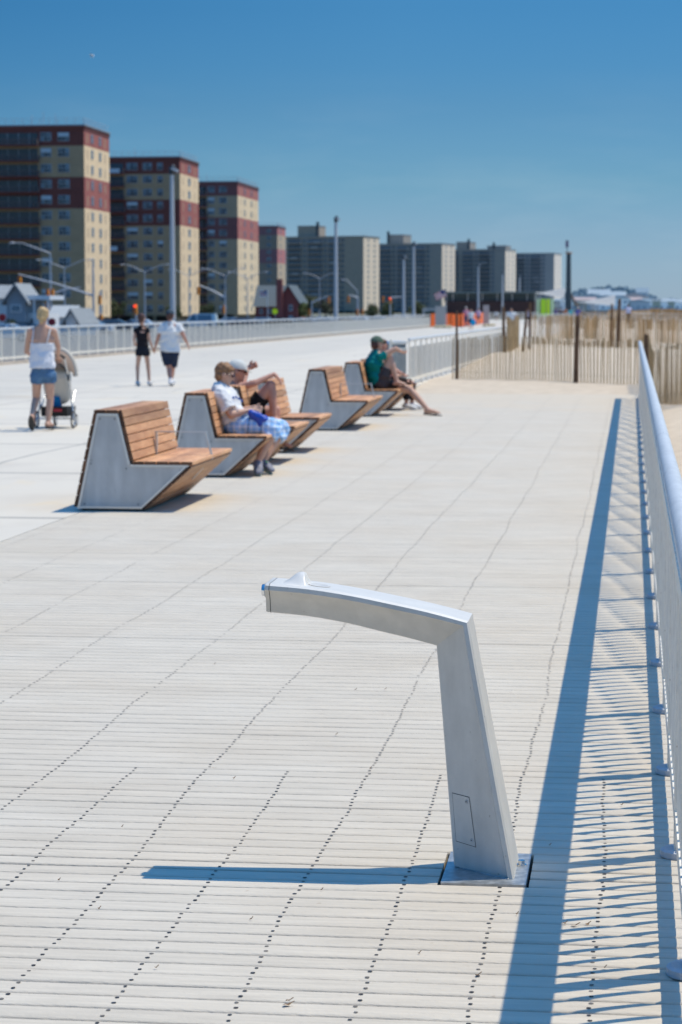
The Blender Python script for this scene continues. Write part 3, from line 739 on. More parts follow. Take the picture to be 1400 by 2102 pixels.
    # access panel low on the camera-side face
    def face_pt(s, v, lift=0.0):          # s: 0 corner .. 1 base ; v: 0 apex .. 1 lip
        z = s
        # find leg section at height z
        leg = path[ncorner:]
        for p, q in zip(leg[:-1], leg[1:]):
            if p[1].z >= z >= q[1].z:
                k = (p[1].z - z)/(p[1].z-q[1].z); m_ = lerp(p, q, k); break
        else: m_ = leg[-1]
        sec = section(*m_)
        apex = sec[4]; mid = sec[3]; lip = sec[2]
        pt = apex.lerp(mid, v/.55) if v < .55 else mid.lerp(lip, (v-.55)/.45)
        nn = (lip-apex).cross(Vector((0, 0, 1))).normalized()
        if nn.y > 0: nn = -nn
        return pt + nn*lift + off
    zt, zb = .232, .087
    b = MB(); b.add([face_pt(zt+.0018, .02, .0010), face_pt(zt-.0052, .494, .0010), face_pt(zb-.0068, .509, .0010), face_pt(zb-.0018, .02, .0010)], [(0,1,2,3)])
    pn = MB(); A_ = [face_pt(zt, .03, .0016), face_pt(zt-.007, .485, .0016), face_pt(zb-.005, .50, .0016), face_pt(zb, .03, .0016)]
    B_ = [face_pt(zt, .03, .0005), face_pt(zt-.007, .485, .0005), face_pt(zb-.005, .50, .0005), face_pt(zb, .03, .0005)]
    pn.add(A_+B_, [(0,1,2,3), (0,4,5,1), (1,5,6,2), (2,6,7,3), (3,7,4,0)])
    po = pn.build('access_panel', M['alu'], t); b.build('panel_seam', M['dark'], po)
    for (z, v) in ((zt-.020, .405), (zb+.012, .425)):
        c = face_pt(z, v, .0018); c2 = face_pt(z, v, .0032)
        b = MB(); b.tube([c, c2], [.0062, .0055], 14, 0); nn = (c2-c).normalized()
        b.tube([c2 + nn*.0001, c2 + nn*.0004], .0022, 8, 1); b.build('screw', [M['alu_plate'], M['lamp_dark']], po)
    # base plate with anchor nut
    b = MB(); b.box((-.546-O0.x, min(PIT)-FYC+.004, -.03), (-.294-O0.x, max(PIT)-FYC-.004, .003)); pl = b.build('base_plate', M['alu_plate'], t)
    b = MB()
    for (x, y_) in ((-.318, 7.04),):
        b.tube([(x-O0.x, y_-FYC, .003), (x-O0.x, y_-FYC, .0065)], .016, 16); b.tube([(x-O0.x, y_-FYC, .0065), (x-O0.x, y_-FYC, .019)], .0115, 6)
    b.build('nut', M['chrome'], pl)
    b = MB(); r_ = random.Random(4)
    for k in range(26):
        s = k/25; x = -.50 + .15*s - O0.x; y_ = 6.985 - FYC - .125*s
        b.ell((x, y_-.004, .004), (.006*r_.uniform(.5, 1.1), .003*r_.uniform(.6, 1.3), .002), 0, None, 8, 4)
    b.build('weld_bead', M['alu_plate'], pl)
    return t
fountain()
# ------------------------------------------------------------------ people
skin_a = mat('skin_fair', (.60, .36, .26), .55, color2=(.53, .29, .20), scale=14, sss=.08)
skin_b = mat('skin_tanned', (.50, .26, .17), .55, color2=(.43, .21, .13), scale=14, sss=.08)
skin_r = mat('skin_ruddy', (.56, .29, .21), .55, color2=(.47, .22, .15), scale=14, sss=.08)
def cloth(name, c, **k): return mat(name, c, .85, spec=.2, bump=.4, bscale=22, **k)
def cone(bm, p0, r0, p1, r1, wd=None, k=1.0, flat=False, n=16, m0=3):
    """round (or flat-ended) tapered limb; k widens the section along wd"""
    p0 = Vector(p0); p1 = Vector(p1); d = (p1-p0); L_ = max(d.length, 1e-4); d = d/L_
    wd = Vector(wd) if wd is not None else (Vector((1, 0, 0)) if abs(d.x) < .8 else Vector((0, 1, 0)))
    u = wd - d*wd.dot(d)
    if u.length < 1e-3: u = d.orthogonal()
    u.normalize(); v = d.cross(u)
    rings = []
    st = []
    if flat: st = [(0, r0), (1, r1)]
    else:
        for i in range(m0): a = math.pi/2*(1-i/m0); st.append((-math.sin(a)*r0/L_, r0*math.cos(a)))
        st += [(0, r0), (1, r1)]
        for i in range(1, m0+1): a = math.pi/2*i/m0; st.append((1+math.sin(a)*r1/L_, r1*math.cos(a)))
    for (t, r) in st:
        r = max(r, 1e-4); c = p0 + d*L_*t
        rings.append([bm.verts.new(c + u*(r*k*math.cos(2*math.pi*i/n)) + v*(r*math.sin(2*math.pi*i/n))) for i in range(n)])
    for a, b_ in zip(rings[:-1], rings[1:]):
        for i in range(n): bm.faces.new((a[i], a[(i+1) % n], b_[(i+1) % n], b_[i]))
    bm.faces.new(rings[0][::-1]); bm.faces.new(rings[-1])
def ellip(bm, c, r, ax=None, nu=16, nv=10):
    """ax: 3 axes (Vectors) for the radii"""
    ax = ax or (Vector((1,0,0)), Vector((0,1,0)), Vector((0,0,1))); c = Vector(c)
    top = bm.verts.new(c + ax[2]*r[2]); bot = bm.verts.new(c - ax[2]*r[2]); rings = []
    for j in range(1, nv):
        ph = math.pi*j/nv
        rings.append([bm.verts.new(c + ax[0]*(r[0]*math.sin(ph)*math.cos(2*math.pi*i/nu)) + ax[1]*(r[1]*math.sin(ph)*math.sin(2*math.pi*i/nu)) + ax[2]*(r[2]*math.cos(ph))) for i in range(nu)])
    for i in range(nu):
        bm.faces.new((top, rings[0][i], rings[0][(i+1) % nu])); bm.faces.new((bot, rings[-1][(i+1) % nu], rings[-1][i]))
    for a, b_ in zip(rings[:-1], rings[1:]):
        for i in range(nu): bm.faces.new((a[i], b_[i], b_[(i+1) % nu], a[(i+1) % nu]))
def fuse(bm, name, m, parent, voxel=.009, smooth=3, wrinkle=0.0, ws=9.0, origin=None):
    """turn overlapping closed pieces into one continuous skin"""
    me = bpy.data.meshes.new(name); bmesh.ops.recalc_face_normals(bm, faces=bm.faces); bm.to_mesh(me); bm.free()
    o = bpy.data.objects.new(name + '_tmp', me); COL.objects.link(o)
    r = o.modifiers.new('r', 'REMESH'); r.mode = 'VOXEL'; r.voxel_size = voxel; r.use_smooth_shade = True
    if smooth: s = o.modifiers.new('s', 'SMOOTH'); s.iterations = smooth; s.factor = .5
    dg = bpy.context.evaluated_depsgraph_get(); dg.update()
    nm = bpy.data.meshes.new_from_object(o.evaluated_get(dg)); nm.name = name
    bpy.data.objects.remove(o); bpy.data.meshes.remove(me)
    if wrinkle:
        nn = [v.normal.copy() for v in nm.vertices]
        for v, q in zip(nm.vertices, nn):
            v.co += q*wrinkle*(noise.noise(Vector((v.co.x*ws, v.co.y*ws, v.co.z*ws*1.4))) + .5*noise.noise(v.co*ws*2.7))
    nm.materials.clear(); nm.materials.append(m)
    for p in nm.polygons: p.use_smooth = True
    ob = bpy.data.objects.new(name, nm); COL.objects.link(ob)
    if parent:
        ob.parent = parent
        ob.matrix_parent_inverse = Matrix.Translation(-parent.location)
    return ob
def V(*a): return Vector(a)
def hand(bm, wr, dirn, side, pn, s=1.0, curl=.5, thumb=1):
    """palm + four bent fingers + thumb; dirn towards the fingers, side across the palm (towards the thumb), pn palm normal"""
    dirn = dirn.normalized(); side = (side - dirn*side.dot(dirn)).normalized(); pn = dirn.cross(side).normalized() * (1 if dirn.cross(side).dot(pn) > 0 else -1)
    pc = wr + dirn*.048*s
    cone(bm, wr, .022*s, wr + dirn*.035*s, .021*s, side, 1.25)
    cone(bm, wr + dirn*.03*s, .015*s, wr + dirn*.085*s, .0125*s, side, 2.6)
    for i, (o, ln) in enumerate(((.030, .062), (.010, .072), (-.011, .067), (-.030, .052))):
        a = wr + dirn*.085*s + side*o*s
        d1 = (dirn*math.cos(curl*.6) + pn*math.sin(curl*.6)).normalized(); m_ = a + d1*ln*.5*s
        d2 = (dirn*math.cos(curl*1.7) + pn*math.sin(curl*1.7)).normalized(); e = m_ + d2*ln*.5*s
        cone(bm, a, .0092*s, m_, .0085*s, n=8); cone(bm, m_, .0085*s, e, .007*s, n=8)
    a = wr + dirn*.03*s + side*.022*s; m_ = a + (dirn*.55 + side*.75 + pn*.25).normalized()*.034*s; e = m_ + (dirn*.9 + side*.25 + pn*.35).normalized()*.030*s
    cone(bm, a, .012*s, m_, .0105*s, n=8); cone(bm, m_, .0102*s, e, .008*s, n=8)
def foot(bm, an, toe, s=1.0, up=V(0, 0, 1)):
    d = (toe - an); d = d - up*d.dot(up)*.0; fl = .17*s
    dd = (toe-an).normalized(); heel = an - dd*.045*s - up*.035*s
    lat = dd.cross(up).normalized()
    cone(bm, an, .036*s, heel + up*.008, .030*s)
    cone(bm, heel, .030*s, toe - dd*.06*s, .026*s, lat, 1.35)
    cone(bm, an, .034*s, toe - dd*.07*s, .024*s, lat, 1.4)
    cone(bm, toe - dd*.07*s, .026*s, toe, .014*s, lat, 1.9)
def build_person(label, J, sk, face, s=1.0, build_=1.0, group=None, female=False, hands=(.5, .5), voxel=.009, headup=None, hand_dirs=None, face_parts=True):
    """J: joints as world points. face: direction the face looks. returns thing, dict"""
    base = V(J['pel'].x, J['pel'].y, min(J['anL'].z, J['anR'].z) - .08)
    t = thing('person', label, 'person', base, 0, group)
    lat = (J['shR'] - J['shL']).normalized(); hl = (J['hipR'] - J['hipL']).normalized()
    up = headup or V(0, 0, 1); face = face.normalized(); hs = face.cross(up).normalized(); hu = hs.cross(face).normalized()
    B_ = build_
    bm = bmesh.new()
    ch = J['neck'].lerp(J['pel'], .30); wa = J['neck'].lerp(J['pel'], .66)
    if 'waist' in J: wa = J['waist']
    if 'chest' in J: ch = J['chest']
    kk = 1.45
    cone(bm, J['pel'], .115*s*B_, wa, .098*s*B_, hl, kk*.98)
    cone(bm, wa, .098*s*B_, ch, .112*s*B_, lat, kk)
    cone(bm, ch, .112*s*B_, J['neck'] - V(0,0,.035*s), .070*s*B_, lat, 1.7)
    for side in 'LR':
        cone(bm, J['neck'] - V(0, 0, .03*s), .048*s, J['sh'+side], .050*s*B_)
        cone(bm, J['sh'+side], .052*s*B_, J['el'+side], .037*s*B_)
        cone(bm, J['el'+side], .037*s*B_, J['wr'+side], .024*s)
        cone(bm, J['hip'+side], .088*s*B_, J['kn'+side], .056*s*B_)
        mid = J['kn'+side].lerp(J['an'+side], .32)
        cone(bm, J['kn'+side], .054*s, mid, .054*s*B_); cone(bm, mid, .053*s*B_, J['an'+side], .034*s)
        cone(bm, J['pel'], .10*s*B_, J['hip'+side], .10*s*B_)
        foot(bm, J['an'+side], J['toe'+side], s)
    cone(bm, J['neck'] - V(0, 0, .03), .055*s, J['head'] - hu*.05*s, .050*s)
    hd = J['head']
    ellip(bm, hd + hu*.025*s - face*.008*s, (.076*s, .095*s, .092*s), (hs, face, hu))
    cone(bm, hd + face*.030*s - hu*.02*s, .060*s, hd + face*.050*s - hu*.078*s, .036*s, hs, 1.1)
    cone(bm, hd + face*.085*s + hu*.018*s, .008*s, hd + face*.106*s - hu*.020*s, .013*s, n=8)       # nose
    for q in (-1, 1):
        ellip(bm, hd + hs*.080*s*q - face*.005*s - hu*.005*s, (.012*s, .020*s, .032*s), (hs, face, hu), 10, 6)   # ears
    # lips and brow
    cone(bm, hd + face*.083*s - hu*.050*s - hs*.018*s, .008*s, hd + face*.083*s - hu*.050*s + hs*.018*s, .008*s, n=8)
    cone(bm, hd + face*.080*s + hu*.030*s - hs*.035*s, .012*s, hd + face*.080*s + hu*.030*s + hs*.035*s, .012*s, n=8)
    for i, side in enumerate('LR'):
        dv = (J['wr'+side] - J['el'+side]).normalized()
        if hand_dirs and hand_dirs[i]: dv, sd, pn = hand_dirs[i]
        else: sd = face; pn = (-lat if side == 'R' else lat)
        hand(bm, J['wr'+side], dv, sd, pn, s*1.02, hands[i])
    body = fuse(bm, 'body', sk, t, voxel, 3)
    if face_parts:
        for q in (-1, 1):
            m_ = MB(); m_.ell(hd + face*.083*s + hu*.010*s + hs*.030*s*q, (.011*s, .011*s, .008*s), 0, None, 8, 6)
            e = m_.build('eye', MEYE, t); e.matrix_parent_inverse = Matrix.Translation(-t.location)
    return t, dict(hd=hd, face=face, hs=hs, hu=hu, lat=lat, hl=hl, ch=ch, wa=wa, s=s, B=B_, voxel=voxel)
MEYE = mat('eye', (.05, .035, .03), .3)
def put(mb, name, m, parent):
    o = mb.build(name, m, parent); o.matrix_parent_inverse = Matrix.Translation(-parent.location); return o
def shirt(t, J, I, m, sleeve=.45, hem=0.0, loose=.016, thin=False, name='shirt', low=None):
    s, B_ = I['s'], I['B']; bm = bmesh.new(); lo = loose
    pel = J['pel'] + V(0, 0, .02) if low is None else low
    cone(bm, pel, (.118+lo*1.3)*s*B_, I['wa'], (.102+lo*1.2)*s*B_, I['hl'], 1.42, flat=True, n=24)
    cone(bm, I['wa'], (.102+lo*1.2)*s*B_, I['ch'], (.112+lo)*s*B_, I['lat'], 1.45, n=24)
    cone(bm, I['ch'], (.112+lo)*s*B_, J['neck'] - V(0, 0, .038*s), .076*s*B_, I['lat'], 1.7, n=24)
    for side in 'LR':
        cone(bm, J['neck'] - V(0, 0, .042*s), .054*s, J['sh'+side], (.052+lo*.6)*s*B_)
        if sleeve > 0:
            e = J['sh'+side].lerp(J['el'+side], sleeve)
            d = (e - J['sh'+side]).normalized()
            cone(bm, J['sh'+side] - d*.0, (.054+lo*.7)*s*B_, e, (.050+lo*1.2)*s*B_, flat=True)
            ellip(bm, J['sh'+side], [(.055+lo*.7)*s*B_]*3)
    return fuse(bm, name, m, t, .010, 2, .019*s, 10)
def shorts(t, J, I, m, leg=.45, loose=.02, name='shorts', drape=0):
    s, B_ = I['s'], I['B']; bm = bmesh.new(); lo = loose
    if drape:
        for side in 'LR':
            k_ = J['kn'+side]; ellip(bm, k_, [.088*s]*3); cone(bm, k_, .086*s, k_.lerp(J['an'+side], drape), .092*s, flat=True, n=20)
    cone(bm, J['pel'] - V(0,0,.01), (.118+lo*.6)*s*B_, J['pel'].lerp(I['wa'], .42), (.106+lo*.6)*s*B_, I['hl'], 1.42, flat=True, n=24)
    for side in 'LR':
        e = J['hip'+side].lerp(J['kn'+side], leg)
        r1 = (.088*(1-leg) + .056*leg)*B_ + lo
        ellip(bm, J['hip'+side], [(.096*B_+lo*.8)*s]*3)
        cone(bm, J['hip'+side], (.090*B_+lo)*s, e, (r1+.004)*s, flat=True, n=20)
        cone(bm, J['pel'], (.108*B_+lo*.6)*s, J['hip'+side], (.10*B_+lo*.7)*s)
    return fuse(bm, name, m, t, .010, 2, .016*s, 12)
def shoes(t, J, I, m, sole, low=True, name='shoe'):
    s = I['s']
    for side in 'LR':
        an, toe = J['an'+side], J['toe'+side]; bm = bmesh.new(); up = V(0, 0, 1); dd = (toe-an).normalized()
        lat_ = dd.cross(up).normalized() if abs(dd.z) < .95 else V(1, 0, 0)
        heel = an - dd*.045*s - up*.035*s
        cone(bm, an - up*.01*s, .046*s, heel, .038*s); cone(bm, heel, .038*s, toe - dd*.06*s, .034*s, lat_, 1.3)
        cone(bm, an - up*.01*s, .042*s, toe - dd*.05*s, .030*s, lat_, 1.4); cone(bm, toe - dd*.07*s, .034*s, toe + dd*.008, .024*s, lat_, 1.6)
        o = fuse(bm, name, m, t, .008, 2)
        b = MB(); n_ = 12; pr = []
        nrm = lat_.cross(dd).normalized()
        if nrm.z < 0: nrm = -nrm
        for k in range(n_):
            a = 2*math.pi*k/n_; c = heel.lerp(toe, .5); ln = (toe-heel).length/2 + .035*s
            pr.append(c + dd*ln*math.cos(a) + lat_*.046*s*math.sin(a))
        off = nrm*(-.038*s)
        vs = [p + off for p in pr] + [p + off + nrm*.016 for p in pr]
        b.add(vs, [(i, (i+1) % n_, n_+(i+1) % n_, n_+i) for i in range(n_)] + [tuple(range(n_-1, -1, -1)), tuple(range(n_, 2*n_))])
        so_ = b.build('sole', sole, o)
        so_.matrix_parent_inverse = Matrix.Identity(4)
def sandals(t, J, m, s=1.0):
    for q in 'LR':
        an, toe = J['an'+q], J['toe'+q]; dd = (toe-an).normalized(); lat_ = dd.cross(V(0, 0, 1))
        lat_ = lat_.normalized() if lat_.length > .2 else V(1, 0, 0)
        nrm = lat_.cross(dd).normalized(); heel = an - dd*.045*s - V(0, 0, .035*s)
        d2 = (toe + dd*.02 - heel).normalized(); n2 = lat_.cross(d2).normalized(); c = heel.lerp(toe, .5) - n2*.040*s; ln = (toe-heel).length/2 + .04
        b = MB(); pr = [c + d2*ln*math.cos(a)*(1) + lat_*(.044 + .006*math.cos(a))*math.sin(a) for a in [2*math.pi*k/16 for k in range(16)]]
        vs = [p - n2*.009 for p in pr] + [p + n2*.009 for p in pr]
        b.add(vs, [(i, (i+1) % 16, 16+(i+1) % 16, 16+i) for i in range(16)] + [tuple(range(15, -1, -1)), tuple(range(16, 32))])
        f_ = c + d2*ln*.35; b.tube([f_ - lat_*.045, f_ - lat_*.02 + n2*.055, f_ + lat_*.02 + n2*.055, f_ + lat_*.045], .008, 6)
        put(b, 'sandal', m, t)
def hair(t, I, m, style='short', name='hair'):
    hd, f, hs, hu, s = I['hd'], I['face'], I['hs'], I['hu'], I['s']; bm = bmesh.new()
    if style != 'capped': ellip(bm, hd + hu*.040*s - f*.022*s, (.086*s, .098*s, .090*s), (hs, f, hu))
    ellip(bm, hd - hu*.005*s - f*.045*s, (.080*s, .062*s, .085*s), (hs, f, hu))
    if style == 'full':
        ellip(bm, hd + hu*.070*s + f*.004*s, (.076*s, .084*s, .050*s), (hs, f, hu))
    if style == 'bun':
        ellip(bm, hd - f*.085*s - hu*.045*s, (.045*s, .040*s, .055*s), (hs, f, hu))
        cone(bm, hd - f*.07*s - hu*.02*s, .055*s, hd - f*.09*s - hu*.10*s, .026*s)
    if style == 'pony':
        cone(bm, hd - f*.08*s + hu*.02*s, .050*s, hd - f*.10*s - hu*.12*s, .040*s); cone(bm, hd - f*.10*s - hu*.12*s, .040*s, hd - f*.09*s - hu*.24*s, .018*s)
    return fuse(bm, name, m, t, .009, 1, .010*s, 28)
def cap(t, I, m, m2=None, brim=True, back=False, bd=None):
    hd, f, hs, hu, s = I['hd'], I['face'], I['hs'], I['hu'], I['s']; b = MB(); vs = []; n_ = 18
    c = hd + hu*.035*s - f*.008*s
    for j in range(7):
        ph = math.pi/2*j/6
        for i in range(n_):
            a = 2*math.pi*i/n_
            vs.append(c + hs*.094*s*math.cos(a)*math.cos(ph) + f*.114*s*math.sin(a)*math.cos(ph) + hu*.104*s*math.sin(ph))
    fs = [(j*n_+i, j*n_+(i+1) % n_, (j+1)*n_+(i+1) % n_, (j+1)*n_+i) for j in range(6) for i in range(n_)]
    b.add(vs, fs, 0, None, True); o = put(b, 'cap', m, t)
    if brim:
        d = bd or f; side = d.cross(hu).normalized(); b = MB(); pr = []
        for k in range(11):
            a = math.pi*k/10
            pr.append(c + side*.072*s*math.cos(a) + d*(.085 + .085*math.sin(a))*s - hu*(.008 + .02*math.sin(a))*s)
        pr2 = [p + hu*.006 for p in pr]; n_ = len(pr)
        b.add(pr+pr2, [tuple(range(n_)), tuple(range(2*n_-1, n_-1, -1))] + [(i, (i+1) % n_, n_+(i+1) % n_, n_+i) for i in range(n_)], 0)
        q = b.build('brim', m2 or m, o)
    return o
def walk_pose(base, hdg, h, stride=.16, swing=.12, arm=.13, lift=0.0, phase=1):
    """standing / walking figure; hdg = unit direction of travel"""
    f = V(*hdg).normalized(); r = f.cross(V(0, 0, 1)); b = V(*base)
    P = lambda x, y, z: b + r*x*h + f*y*h + V(0, 0, z*h)
    a = phase
    J = dict(pel=P(0, 0, .535), neck=P(0, .01, .835), head=P(0, .025, .925),
             shR=P(.112, .0, .805), shL=P(-.112, 0, .805), elR=P(.15, swing*.4*-a, .63), elL=P(-.15, swing*.4*a, .63),
             wrR=P(arm*1.25, -a*swing + .02, .485), wrL=P(-arm*1.25, a*swing + .02, .485),
             hipR=P(.052, 0, .515), hipL=P(-.052, 0, .515),
             knR=P(.055, a*stride*.55 + .02, .29), knL=P(-.055, -a*stride*.30 + .03, .285),
             anR=P(.055, a*stride, .05 + (0 if a > 0 else lift)), anL=P(-.055, -a*stride, .05 + (lift if a > 0 else 0)))
    for q in 'LR':
        J['toe'+q] = J['an'+q] + f*.11*h - V(0, 0, .035*h)
    return J, f

WHITE_T = cloth('white_cotton', (.74, .73, .72)); BLACK_T = cloth('black_cotton', (.016, .014, .017)); NAVY = cloth('navy_twill', (.022, .032, .060))
DENIM = cloth('blue_denim', (.085, .17, .29), var=.3, scale=10); SOLE_W = mat('white_sole', (.75, .75, .75), .6); SOLE_D = mat('dark_sole', (.05, .045, .04), .8)
BLONDE = mat('blonde_hair', (.62, .44, .22), .55, color2=(.42, .27, .12), scale=30); BROWN_H = mat('auburn_hair', (.085, .032, .02), .5, var=.3, scale=30)

# woman with the pushchair -----------------------------------------
Yw = 31.7
def A(x, y, dy=0.0, Y=None): return at(x, y, (Yw if Y is None else Y) + dy)
J = dict(pel=A(89, 765), neck=A(86, 669, -.0), head=A(88.5, 648), shL=A(61.5, 681, 0), shR=A(110, 680, 0), elL=A(54, 722, .10), wrL=A(62, 727, .34),
         elR=A(120, 713, .12), wrR=A(119, 735, .36), hipL=A(76.5, 771), hipR=A(101, 771), knL=A(74, 818, .10), anL=A(65, 857, -.22), knR=A(103, 819, .06), anR=A(98.5, 868, .02))
J['anL'].z = max(J['anL'].z, .16); J['toeL'] = J['anL'] + V(0.0, .05, -.13); J['toeR'] = J['anR'] + V(.02, .17, -.05)
J['waist'] = A(87, 722)
t, I = build_person('blonde woman in white strappy top and denim shorts pushing a pushchair', J, skin_a, V(.05, 1, -.12), s=.95, build_=.97, hands=(1.0, 1.1), female=True,
                    hand_dirs=(None, (V(.05, .9, -.2), V(-1, .1, 0), V(0, -.2, -1))))
hair(t, I, BLONDE, 'bun')
# strappy top: tube from chest to hip, with two straps
bm = bmesh.new(); s = .95
cone(bm, A(87, 756, 0) , .138, I['wa'], .116, I['hl'], 1.38, flat=True, n=26)
cone(bm, I['wa'], .116, A(87, 704), .124, I['lat'], 1.36, flat=True, n=26)
fuse(bm, 'strappy_top', cloth('lilac_white_cotton', (.74, .73, .76)), t, .010, 2, .014, 9)
for (x0, y0, x1, y1) in ((66, 705, 69, 676), (96, 706, 103, 677)):
    b = MB(); b.tube([A(x0, y0, -.115), A((x0+x1)/2, (y0+y1)/2, -.105), A(x1, y1, -.062), A(x1, y1-3, .0)], .0085, 6); put(b, 'strap', WHITE_T, t)
shorts(t, J, I, DENIM, .30, .020)
b = MB(); b.box((J['hipR'].x+.0, J['hipR'].y-.158, J['hipR'].z-.02), (J['hipR'].x+.085, J['hipR'].y-.150, J['hipR'].z+.09)); 
sandals(t, J, SOLE_D, I['s'])

# pushchair -------------------------------------------------------
t = thing('pushchair', 'cream and taupe pushchair with big rear wheels, pushed by the blonde woman', 'pushchair', (-8.09, 32.45, 0))
ch_m = mat('pushchair_chrome', (.62, .64, .66), .25, .8); cream = cloth('cream_fabric', (.56, .52, .45)); taupe = cloth('taupe_fabric', (.27, .20, .155))
blk = mat('black_mesh', (.012, .012, .014), .8)
for sx in (-1, 1):
    wt = MB(); c = V(sx*.265, -.12, .125); pts = [c + V(0, .112*math.cos(a), .112*math.sin(a)) for a in [2*math.pi*k/24 for k in range(24)]]
    wt.tube(pts, .014, 8, closed=True); w_ = wt.build('rear_wheel', M['black'], t)
    rm = MB(); pts = [c + V(0, .095*math.cos(a), .095*math.sin(a)) for a in [2*math.pi*k/24 for k in range(24)]]
    rm.tube(pts, .008, 6, closed=True); rm.tube([c - V(.02, 0, 0), c + V(.02, 0, 0)], .022, 10)
    for k in range(5):
        a = 2*math.pi*k/5; rm.tube([c, c + V(0, .09*math.cos(a), .09*math.sin(a))], .007, 5)
    rm.build('rim', ch_m, w_)
    wt = MB(); c = V(sx*.15, .50, .09); pts = [c + V(0, .078*math.cos(a), .078*math.sin(a)) for a in [2*math.pi*k/18 for k in range(18)]]
    wt.tube(pts, .013, 8, closed=True); w_ = wt.build('front_wheel', M['black'], t)
    rm = MB(); rm.tube([c - V(.015, 0, 0), c + V(.015, 0, 0)], .055, 14); rm.build('rim', ch_m, w_)
b = MB()
for sx in (-1, 1):
    b.tube([V(sx*.255, -.12, .125), V(sx*.235, -.05, .33), V(sx*.215, -.10, .62), V(sx*.205, -.36, 1.00)], .013, 8)
    b.tube([V(sx*.235, -.05, .33), V(sx*.15, .50, .12)], .012, 8); b.tube([V(sx*.22, -.02, .30), V(sx*.21, .22, .52)], .011, 8)
b.tube([V(-.25, -.12, .14), V(.25, -.12, .14)], .01, 8); b.build('frame', ch_m, t)
b = MB(); b.tube([V(-.205, -.36, 1.0), V(-.17, -.42, 1.04), V(.17, -.42, 1.04), V(.205, -.36, 1.0)], .017, 8); b.build('handlebar', M['black'], t)
bm = bmesh.new(); cone(bm, V(0, .06, .46), .13, V(0, -.02, .74), .15, V(1, 0, 0), 1.45); cone(bm, V(0, .06, .44), .12, V(0, .42, .50), .09, V(1, 0, 0), 1.5)
o = fuse(bm, 'seat', cream, t, .014, 3); o.matrix_parent_inverse = Matrix.Identity(4)
# hood: ribbed half dome, opening away from the camera
b = MB(); n1, n2 = 16, 9; vs = []
for j in range(n2+1):
    e = -.15 + (math.pi*.62)*j/n2
    for i in range(n1+1):
        a = math.pi*i/n1
        r_ = .225; vs.append(V(.02 + r_*1.02*math.cos(a), .05 - .30*math.sin(a)*math.cos(e) + .02, .74 + .36*math.sin(a)*(.25 + .75*math.sin(max(0, e*.9+.25)))*1.0))
b.add(vs, [(j*(n1+1)+i, j*(n1+1)+i+1, (j+1)*(n1+1)+i+1, (j+1)*(n1+1)+i) for j in range(n2) for i in range(n1)], 0, None, True)
hd_ = b.build('hood', taupe, t)
b = MB(); pts = [V(.02 + .232*math.cos(a), .10, .73 + .375*math.sin(a)) for a in [math.pi*k/16 for k in range(17)]]
b.tube(pts, .040, 8); b.build('hood_edge', cream, hd_)
b = MB(); pts = [V(.03 + .19*math.cos(a), -.20, .68 + .25*math.sin(a)) for a in [math.pi*k/12 for k in range(13)]]; b.tube(pts, .016, 8); b.build('hood_bow', M['black'], hd_)
b = MB(); b.xprism([(-.16, .17), (.30, .17), (.34, .30), (-.20, .31)], -.19, .19); b.build('basket', blk, t)
b = MB(); b.xprism([(-.10, .29), (.05, .29), (.04, .43), (-.12, .45)], -.12, .06); o = b.build('blue_bag', cloth('blue_bag', (.01, .16, .38)), t)
b = MB(); b.xprism([(-.205, .24), (-.2, .24), (-.2, .28), (-.205, .28)], .00, .12); b.build('red_strip', mat('red_print', (.4, .03, .04), .7), t)

# couple holding hands --------------------------------------------
Yc = 50.2
def A(x, y, dy=0.0): return at(x, y, Yc + dy)
J = dict(pel=A(293, 717), neck=A(291, 669), head=A(291.5, 654), shL=A(278.5, 677.5), shR=A(303, 677.5), elL=A(275, 696, -.05), wrL=A(277, 704, .22), elR=A(307, 699, .02), wrR=A(314, 716, .12),
         hipL=A(286.5, 720), hipR=A(299.5, 720), knL=A(282.5, 752, .05), anL=A(282.5, 784, -.02), knR=A(304, 752, .08), anR=A(306.5, 784, .05))
J['toeL'] = J['anL'] + V(.0, .17, -.055); J['toeR'] = J['anR'] + V(.01, .17, -.055)
t, I = build_person('woman in black tee and dark shorts, holding the hand of the man in white', J, skin_a, V(.35, .93, 0), s=.9, build_=.85, voxel=.011, face_parts=False)
hair(t, I, BROWN_H, 'bun'); shirt(t, J, I, BLACK_T, .30, 0, .010, low=A(293, 712)); shorts(t, J, I, cloth('dark_denim', (.014, .018, .028)), .30, .022)
shoes(t, J, I, mat('white_trainer', (.62, .63, .65), .6), SOLE_W)
J = dict(pel=A(349, 724), neck=A(349.5, 662), head=A(349.5, 648), shL=A(333.5, 671), shR=A(367.5, 671), elL=A(323.5, 696, 0), wrL=A(319, 712, .10), elR=A(378.5, 693, -.03), wrR=A(385, 706, .05),
         hipL=A(342, 727), hipR=A(356, 727), knL=A(347, 755, .02), anL=A(350.5, 783, -.18), knR=A(354, 757, .16), anR=A(351.5, 781, .32))
J['toeL'] = J['anL'] + V(.0, .18, -.05); J['toeR'] = J['anR'] + V(.02, .19, -.04); J['anR'].z = max(.1, J['anR'].z)
t, I = build_person('man in white tee, navy shorts and dark cap walking hand in hand, seen from behind', J, skin_r, V(-.05, 1, -.08), s=1.0, build_=1.12, voxel=.011, face_parts=False)
hair(t, I, BROWN_H, 'capped'); cap(t, I, cloth('slate_cap', (.05, .075, .10)), brim=False)
shirt(t, J, I, WHITE_T, .52, 0, .022, low=A(349, 722)); shorts(t, J, I, NAVY, .80, .026); shoes(t, J, I, mat('white_trainer_2', (.70, .70, .72), .6), SOLE_W)
for sd in 'LR':
    b = MB(); b.tube([J['an'+sd] + V(0, 0, -.02), J['an'+sd].lerp(J['kn'+sd], .2)], [.042, .045], 10); put(b, 'sock', WHITE_T, t)

